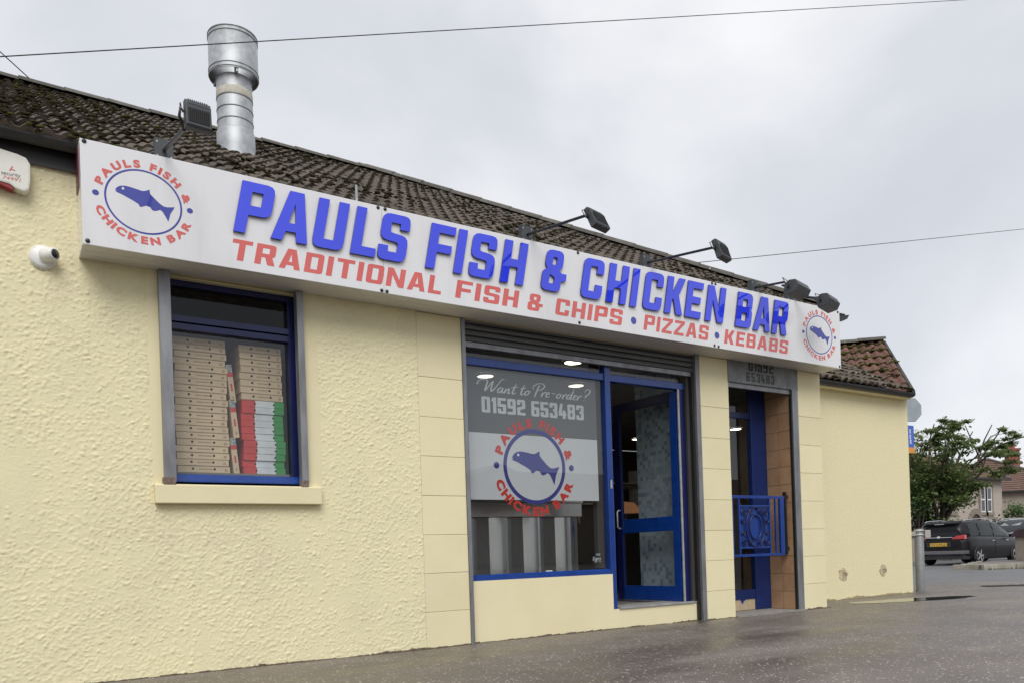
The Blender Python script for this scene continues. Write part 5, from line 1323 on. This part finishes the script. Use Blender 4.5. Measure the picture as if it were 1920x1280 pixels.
        cp_('headlamp', MB().lathe((0, 0, 0), [(0, -.16), (.07, -.12), (.09, 0), (.07, .12), (0, .16)], 10, 'y').xf(Matrix.Translation((4.36, s * .64, .72)) @ Matrix.Diagonal((1.5, 1, .8, 1))), M['chrome'])
    # windscreen and rear window
    for nm, rows, off in (('rear_window', ((.055, .62, 1.05), (.09, .58, 1.32), (.165, .58, 1.475)), -.012), ('windscreen', ((3.60, .70, 1.0), (3.12, .62, 1.33), (2.62, .62, 1.545)), .02)):
        mb = MB(); vs = []
        for x, hw, z in rows: vs += [(x + off, -hw, z), (x + off, 0, z + .005), (x + off, hw, z)]
        mb.add(vs, [(0, 1, 4, 3), (1, 2, 5, 4), (3, 4, 7, 6), (4, 5, 8, 7)], 0, True); cp_(nm, mb, M['car_glass'], fix=False)
    cp_('roof_spoiler', MB().prism([(.06, 1.50), (.10, 1.545), (.42, 1.605), (.42, 1.585)], 'y', -.60, .60), paint)
    cp_('brake_lamp', MB().box(.055, .075, -.16, .16, 1.488, 1.50), M['white_print'])
    cp_('chrome_bar', MB().box(-.012, .03, -.46, .46, 1.0, 1.025), M['chrome'], bevel=.006)
    cp_('badge', MB().lathe((-.014, 0, 1.012), [(0, -.008), (.05, -.008), (.055, 0), (.055, .01)], 16, 'x'), M['chrome'])
    cp_('rear_bumper', MB().prism([(.0, -.84), (-.04, -.55), (-.05, 0), (-.04, .55), (.0, .84), (.2, .9), (.2, -.9)], 'z', .40, .53), M['car_bumper'], bevel=.02)
    cp_('bumper_valance', MB().prism([(.04, -.80), (.0, 0), (.04, .80), (.3, .86), (.3, -.86)], 'z', .22, .398), M['car_plastic'])
    cp_('tailgate_step', MB().prism([(.02, -.72), (-.018, 0), (.02, .72), (.2, .8), (.2, -.8)], 'z', .66, .90), paint, bevel=.03)
    if plate:
        pl = cp_('number_plate', MB().box(-.036, -.02, -.28, .28, .70, .82), M['plate'])
        cp_('plate_recess', MB().box(-.019, .0, -.40, .40, .665, .84), M['car_plastic'])
        mb = MB(); flat_text(mb, plate, -.235, .725, .072, 0, w=.47, bold=.02)
        mb.xf(Matrix.Translation((-.0372, 0, 0)) @ Matrix.Rotation(-pi / 2, 4, 'Z'))
        put('plate_lettering', mb, M['grey_print'], pl, fix=False)
    cp_('rear_wiper', MB().tube([(.03, .0, 1.05), (.04, .30, 1.10)], .008, 5), M['car_plastic'])
    return c
build_car('dark grey people carrier with a yellow rear number plate, parked past the kerb', M['car_paint'], (26.95, 8.42, -.03), radians(1.5), 'DU16 WLZ').scale = (1, 1, .94)
build_car('silver grey car parked ahead of the dark people carrier, cut by the picture edge', M['car_silver'], (35.6, 8.6, -.03), radians(180 + 178) - pi, None, False)

# ------------------------------------------------------------------ gate pier, garden wall, houses, planting
gp = thing('gate_pier', 'low stone gate pier with a dark coping at the right picture edge', 'gate pier', (29.2, 6.4, 0))
gp.location = (27.9, 6.05, .0); WORLD[gp.name] = Vector((27.9, 6.05, 0))
put('shaft', MB().box(27.62, 28.22, 5.72, 6.32, .0, .86), M['stone'], gp, bevel=.02)
put('coping', MB().prism([(5.64, .86), (5.64, .95), (5.8, 1.08), (6.02, 1.12), (6.24, 1.08), (6.40, .95), (6.40, .86)], 'x', 27.55, 28.29), M['coping'], gp)
gw = thing('garden_wall', 'low brown garden wall behind the parked people carrier', 'wall', (34, 12, 0))
put('wall_body', MB().box(31.5, 46, 12.6, 12.85, -.06, 1.05), M['harl_dark'], gw); put('coping', MB().box(31.45, 46.05, 12.53, 12.92, 1.05, 1.15), M['stone'], gw)

def hwindow(parent, x0, x1, z0, z1, y, lights=2, surround=True):
    wv = put('window', MB().box(x0, x1, y - .02, y + .02, z0, z1), M['house_glass'], parent)
    f = .07
    if surround: put('surround', MB().box(x0 - .18, x0, y - .06, y + .02, z0, z1).box(x1, x1 + .18, y - .06, y + .02, z0, z1).box(x0 - .18, x1 + .18, y - .06, y + .02, z1, z1 + .2).box(x0 - .24, x1 + .24, y - .09, y + .02, z0 - .2, z0), M['stone'], wv)
    fr = MB().box(x0, x0 + f, y - .05, y - .021, z0, z1).box(x1 - f, x1, y - .05, y - .021, z0, z1).box(x0 + f, x1 - f, y - .05, y - .021, z1 - f, z1).box(x0 + f, x1 - f, y - .05, y - .021, z0, z0 + f)
    zm = z0 + (z1 - z0) * .5; fr.box(x0 + f, x1 - f, y - .048, y - .0205, zm - f * .6, zm + f * .6)
    put('frame', fr, M['white_frame'], wv)
    return wv
def house(name, label, loc, rzv, W, D, HE, HR, hipx, roofm, wallm, chimney=None):
    """local x along the front, y into the house; front wall at y=0, x from -W/2 to W/2."""
    h = thing(name, label, 'house', loc, rzv, local=True)
    put('wall', MB().box(-W / 2, W / 2, 0, D, -.1, HE), wallm, h)
    o_ = .35; a = (-W / 2 - o_, -o_, HE); b = (W / 2 + o_, -o_, HE); c = (W / 2 + o_, D + o_, HE); d = (-W / 2 - o_, D + o_, HE)
    r1 = (-W / 2 + hipx, D / 2, HR); r2 = (W / 2 - hipx, D / 2, HR)
    rf = put('roof', MB().add([a, b, c, d, r1, r2], [(0, 1, 5, 4), (1, 2, 5), (2, 3, 4, 5), (3, 0, 4), (3, 2, 1, 0)]), roofm, h, fix=False)
    # courses of tiles on the front and the two ends, as low steps
    mb = MB(); n = 16
    for k in range(n):
        t0, t1 = k / n, (k + 1) / n
        def at(p, q, t): return Vector(p).lerp(Vector(q), t)
        for (p, q, pr, qr) in ((a, b, r1, r2), (b, c, r2, r2), (d, a, r1, r1)):
            A, B = at(p, pr, t0), at(q, qr, t0); C_, D_ = at(q, qr, t1), at(p, pr, t1)
            nn = (B - A).cross(D_ - A).normalized() * .06
            up = nn if nn.z > 0 else -nn
            mb.add([A + up * 1.0, B + up * 1.0, C_ + up * .25, D_ + up * .25, A, B], [(0, 1, 2, 3), (4, 5, 1, 0)])
    put('tile_courses', mb, roofm, rf, fix=False)
    rd = MB()
    for p, q in ((a, r1), (b, r2), (r1, r2)):
        if (Vector(p) - Vector(q)).length > .2: rd.tube([Vector(p) + Vector((0, 0, .08)), Vector(q) + Vector((0, 0, .08))], .11, 6)
    put('ridge_cap', rd, M['ridge'], rf)
    put('gutter', MB().box(-W / 2 - o_, W / 2 + o_, -o_ - .1, -o_, HE - .06, HE + .05), M['gutter'], h)
    if chimney:
        x, y, z = chimney; ch = put('chimney', MB().box(x - .35, x + .35, y - .5, y + .5, z - 1.5, z).box(x - .42, x + .42, y - .57, y + .57, z, z + .15), M['brick_red'], rf)
        for k in (-.25, .25): put('chimney_pot', MB().lathe((x, y + k, z + .151), [(.14, 0), (.11, .35), (.09, .35)], 12), M['brick_red'], ch)
    return h
h1 = house('stone_house', 'grey beige house with an arched door and paired sash windows behind the tree', (49.0, 18.7, 0), 0, 8.5, 8, 4.55, 6.6, 4.1, M['hroof_moss'], M['harl'])
for x0 in (1.55, 2.32): hwindow(h1, x0, x0 + .55, 2.50, 4.05, 0.0)
hwindow(h1, 2.55, 3.35, .9, 2.0, 0)
hwindow(h1, -2.6, -1.4, 2.5, 4.05, 0)
dr = put('arched_door', MB().prism([(.36, -.1), (.36, 1.75)] + [(.92 + .56 * cos(pi - pi * k / 10), 1.75 + .62 * sin(pi * k / 10)) for k in range(1, 10)] + [(1.48, 1.75), (1.48, -.1)], 'y', -.02, .05), M['door_dark'], h1)
mb = MB()
for k in range(9):
    a0, a1 = pi * k / 9 + .015, pi * (k + 1) / 9 - .015
    mb.prism([(.92 + .58 * cos(a0), 1.75 + .64 * sin(a0)), (.92 + .92 * cos(a0), 1.75 + .98 * sin(a0)), (.92 + .92 * cos(a1), 1.75 + .98 * sin(a1)), (.92 + .58 * cos(a1), 1.75 + .64 * sin(a1))], 'y', -.08, .02)
put('arch_stone', mb.box(.02, .355, -.08, .02, -.1, 1.74).box(1.485, 1.82, -.08, .02, -.1, 1.74), M['stone'], dr)
put('wall_lamp', MB().box(2.15, 2.2, -.5, 0, 2.0, 2.05).box(2.08, 2.27, -.55, -.4, 1.78, 2.0), M['black_metal'], h1)
p = CAM + f0 * 56 + r0 * 34.9
h2 = house('tiled_house', 'brown harled house with a steep red tiled hip roof and chimney at the right edge', (p.x, p.y, 0), radians(-42 - 5), 9.4, 7.5, 4.15, 6.75, 4.5, M['hroof'], M['harl_dark'], (1.8, 3.8, 7.35))
hwindow(h2, 2.0, 3.2, 1.0, 2.4, 0)

def leaf_cloud(centres, n, size, seed, squash=.5, drop=None):
    """leaf-sized blades scattered in clumps"""
    rnd = random.Random(seed); mb = MB(); vs = []; fs = []; mi = []
    for _ in range(n):
        c, r, hz = rnd.choice(centres)
        u = Vector((rnd.gauss(0, 1), rnd.gauss(0, 1), rnd.gauss(0, 1) * hz)) * (r * .5)
        p = Vector(c) + u
        if drop and drop(p): continue
        a, e = rnd.uniform(0, 2 * pi), rnd.gauss(0, .5); s = size * rnd.uniform(.6, 1.4)
        d = Vector((cos(a) * cos(e), sin(a) * cos(e), sin(e) - .15)); d.normalize()
        sd_ = d.cross(Vector((0, 0, 1))).normalized() * s * .42; k = len(vs)
        dn = Vector((0, 0, -.12 * s))
        vs += [p, p + d * s * .5 + sd_ + dn, p + d * s + dn * 2, p + d * s * .5 - sd_ + dn]; fs.append((k, k + 1, k + 2, k + 3)); mi.append(0 if rnd.random() < .90 else 1)
    mb.v = vs; mb.f = fs; mb.m = mi; mb.sm = [False] * len(fs)
    return mb
def ptz(px, py, d):          # a point of the far scene at depth d along the view axis, from the survey of the photograph
    du_, dv_ = px - 960, py - 1041
    a = du_ * cos(ROLL) - dv_ * sin(ROLL); b = du_ * sin(ROLL) + dv_ * cos(ROLL)
    return CAM + (f0 + r0 * (a / 1488) - u0 * (b / 1488)) * d
tr = thing('rowan_tree', 'open crowned rowan tree with forked trunk standing behind the parked cars', 'tree', tuple(ptz(1768, 1036, 36)))
base = ptz(1768, 1036, 36); base.z = 0; tr.location = base; WORLD[tr.name] = base.copy()
rnd = random.Random(4)
tm_ = MB(); fork = ptz(1766, 985, 36)
tm_.tube([base, (base + fork) / 2, fork], [.24, .20, .17], 9)
put('trunk', tm_, M['bark'], tr)
limb = MB(); tips = []
def px_of(p):
    d = p - CAM; f = d.dot(f0); a = d.dot(r0) / f * 1488; b = -d.z / f * 1488
    return 960 + a * cos(ROLL) + b * sin(ROLL), 1041 - a * sin(ROLL) + b * cos(ROLL)
def grow(p, q, r, depth):
    ux, uy = px_of(q)
    if uy < 792 or (ux < 1708 and uy < 830): return
    mid = p.lerp(q, .5) + Vector((rnd.gauss(0, .12), rnd.gauss(0, .12), rnd.gauss(.05, .1)))
    limb.tube([p, mid, q], [r, r * .8, r * .55], 6, cap=False)
    if depth == 0: tips.append((mid, q)); return
    for _ in range(3):
        L_ = (q - p).length * rnd.uniform(.45, .75); d = ((q - p).normalized() + Vector((rnd.gauss(0, .55), rnd.gauss(0, .55), rnd.gauss(.02, .35)))).normalized()
        grow(mid.lerp(q, rnd.uniform(.4, 1)), q + d * L_, r * .5, depth - 1)
for (x, y, dz) in ((1722, 855, 0), (1750, 830, .8), (1775, 832, -.6), (1800, 850, .5), (1835, 862, -.3), (1742, 900, -1.0), (1790, 890, 1.0), (1850, 875, .4), (1705, 880, .9)):
    q = ptz(x, y, 36 + dz); grow(fork, q, .085, 2)
put('limbs', limb, M['bark'], tr, fix=False)
cents = []
for m_, q in tips:
    if q.z > 1.7: cents.append((q, .24, .3))
    if px_of(m_)[0] < 1820 and m_.z > 1.7: cents.append((m_, .26, .35))
for k in range(46):   # layered sprays filling the crown, flatter and sparser towards its top and right
    x = rnd.uniform(1700, 1905); top = 800 + (x - 1760) ** 2 / 900 if x < 1830 else 833 + (x - 1830) * .12
    lowz = 935 - max(0, x - 1780) * .42
    y = rnd.uniform(top, max(top + 8, lowz)); cents.append((ptz(x, y, 36 + rnd.uniform(-1.4, 1.4)), .34, .24))
for k in range(95):
    x = rnd.uniform(1700, 1815); y = rnd.uniform(865 if x > 1725 else 815, 945); cents.append((ptz(x, y, 36 + rnd.uniform(-1.3, 1.3)), .5, .5))
for (x, y) in ((1768, 786), (1776, 790), (1787, 789), (1795, 800), (1762, 800), (1750, 805), (1812, 788), (1850, 832), (1865, 828), (1882, 834), (1896, 828), (1905, 815), (1890, 845), (1838, 838), (1800, 820), (1786, 815)):
    cents.append((ptz(x, y, 36 + rnd.uniform(-.5, .5)), .22, .3))
for (x, y) in ((1800, 908), (1812, 915), (1822, 912), (1806, 922), (1832, 905)): cents.append((ptz(x, y, 35.3), .3, .3))
put('crown', leaf_cloud(cents, 21000, .125, 3), [M['leaf'], M['leaf_brown']], tr, fix=False)
def shrub(name, label, box, d, n, size, mats, seed, cat='shrub'):
    x0, x1, y0, y1 = box; rnd2 = random.Random(seed); b = ptz((x0 + x1) / 2, 1040, d); b.z = 0
    s = thing(name, label, cat, tuple(b))
    cs = []
    for _ in range(46):
        x = rnd2.uniform(x0, x1); tt = abs((x - (x0 + x1) / 2) / ((x1 - x0) / 2)); y = rnd2.uniform(y0 + (y1 - y0) * .55 * tt * tt, y1)
        cs.append((ptz(x, y, d + rnd2.uniform(-.8, .8)), .42, .7))
    put('foliage', leaf_cloud(cs, n, size, seed), mats, s, fix=False)
    st = MB()
    for k in range(5):
        q = rnd2.choice(cs)[0]; st.tube([b + Vector((rnd2.gauss(0, .15), rnd2.gauss(0, .15), 0)), (b + q) / 2 + Vector((0, 0, .2)), q], [.04, .03, .012], 5)
    put('stems', st, M['bark'], s)
shrub('dark_shrub', 'dense dark green evergreen shrub against the annexe corner', (1696, 1752, 885, 1030), 37.5, 5200, .13, [M['leaf_dark'], M['leaf_dark']], 41)
shrub('bright_shrub', 'brighter green shrub low beside the dark evergreen', (1704, 1738, 905, 960), 35.5, 1300, .12, [M['leaf_bright'], M['leaf_dark']], 42)
shrub('garden_bush', 'light green garden bush beside the brown harled house', (1880, 1925, 943, 1010), 44, 2600, .12, [M['leaf_bright'], M['leaf']], 43)
shrub('clipped_shrub', 'low green shrub under the tree behind the car roof', (1770, 1800, 972, 1010), 34.5, 900, .10, [M['leaf'], M['leaf_dark']], 44)

# houses over the road behind the photographer, seen only in the shop glass
h = thing('facing_house', 'low gabled house across the road, mirrored in the shop window film', 'house', (32.6, -45, 0))
put('wall', MB().box(26, 39, -55, -45, -.1, 5.0), M['harl_dark'], h)
put('roof', MB().prism([(25.4, 5.0), (32.6, 7.9), (39.8, 5.0)], 'y', -55.3, -44.7), M['hroof'], h)
h = thing('facing_terrace', 'long terrace with a level ridge across the road, mirrored in the shop glass', 'house', (56, -46, 0))
put('wall', MB().box(40, 84, -55, -46, -.1, 5.0), M['harl_dark'], h)
put('roof', MB().prism([(-55.4, 4.95), (-50, 8.0), (-45.5, 4.95)], 'x', 36.5, 85), M['hroof'], h)
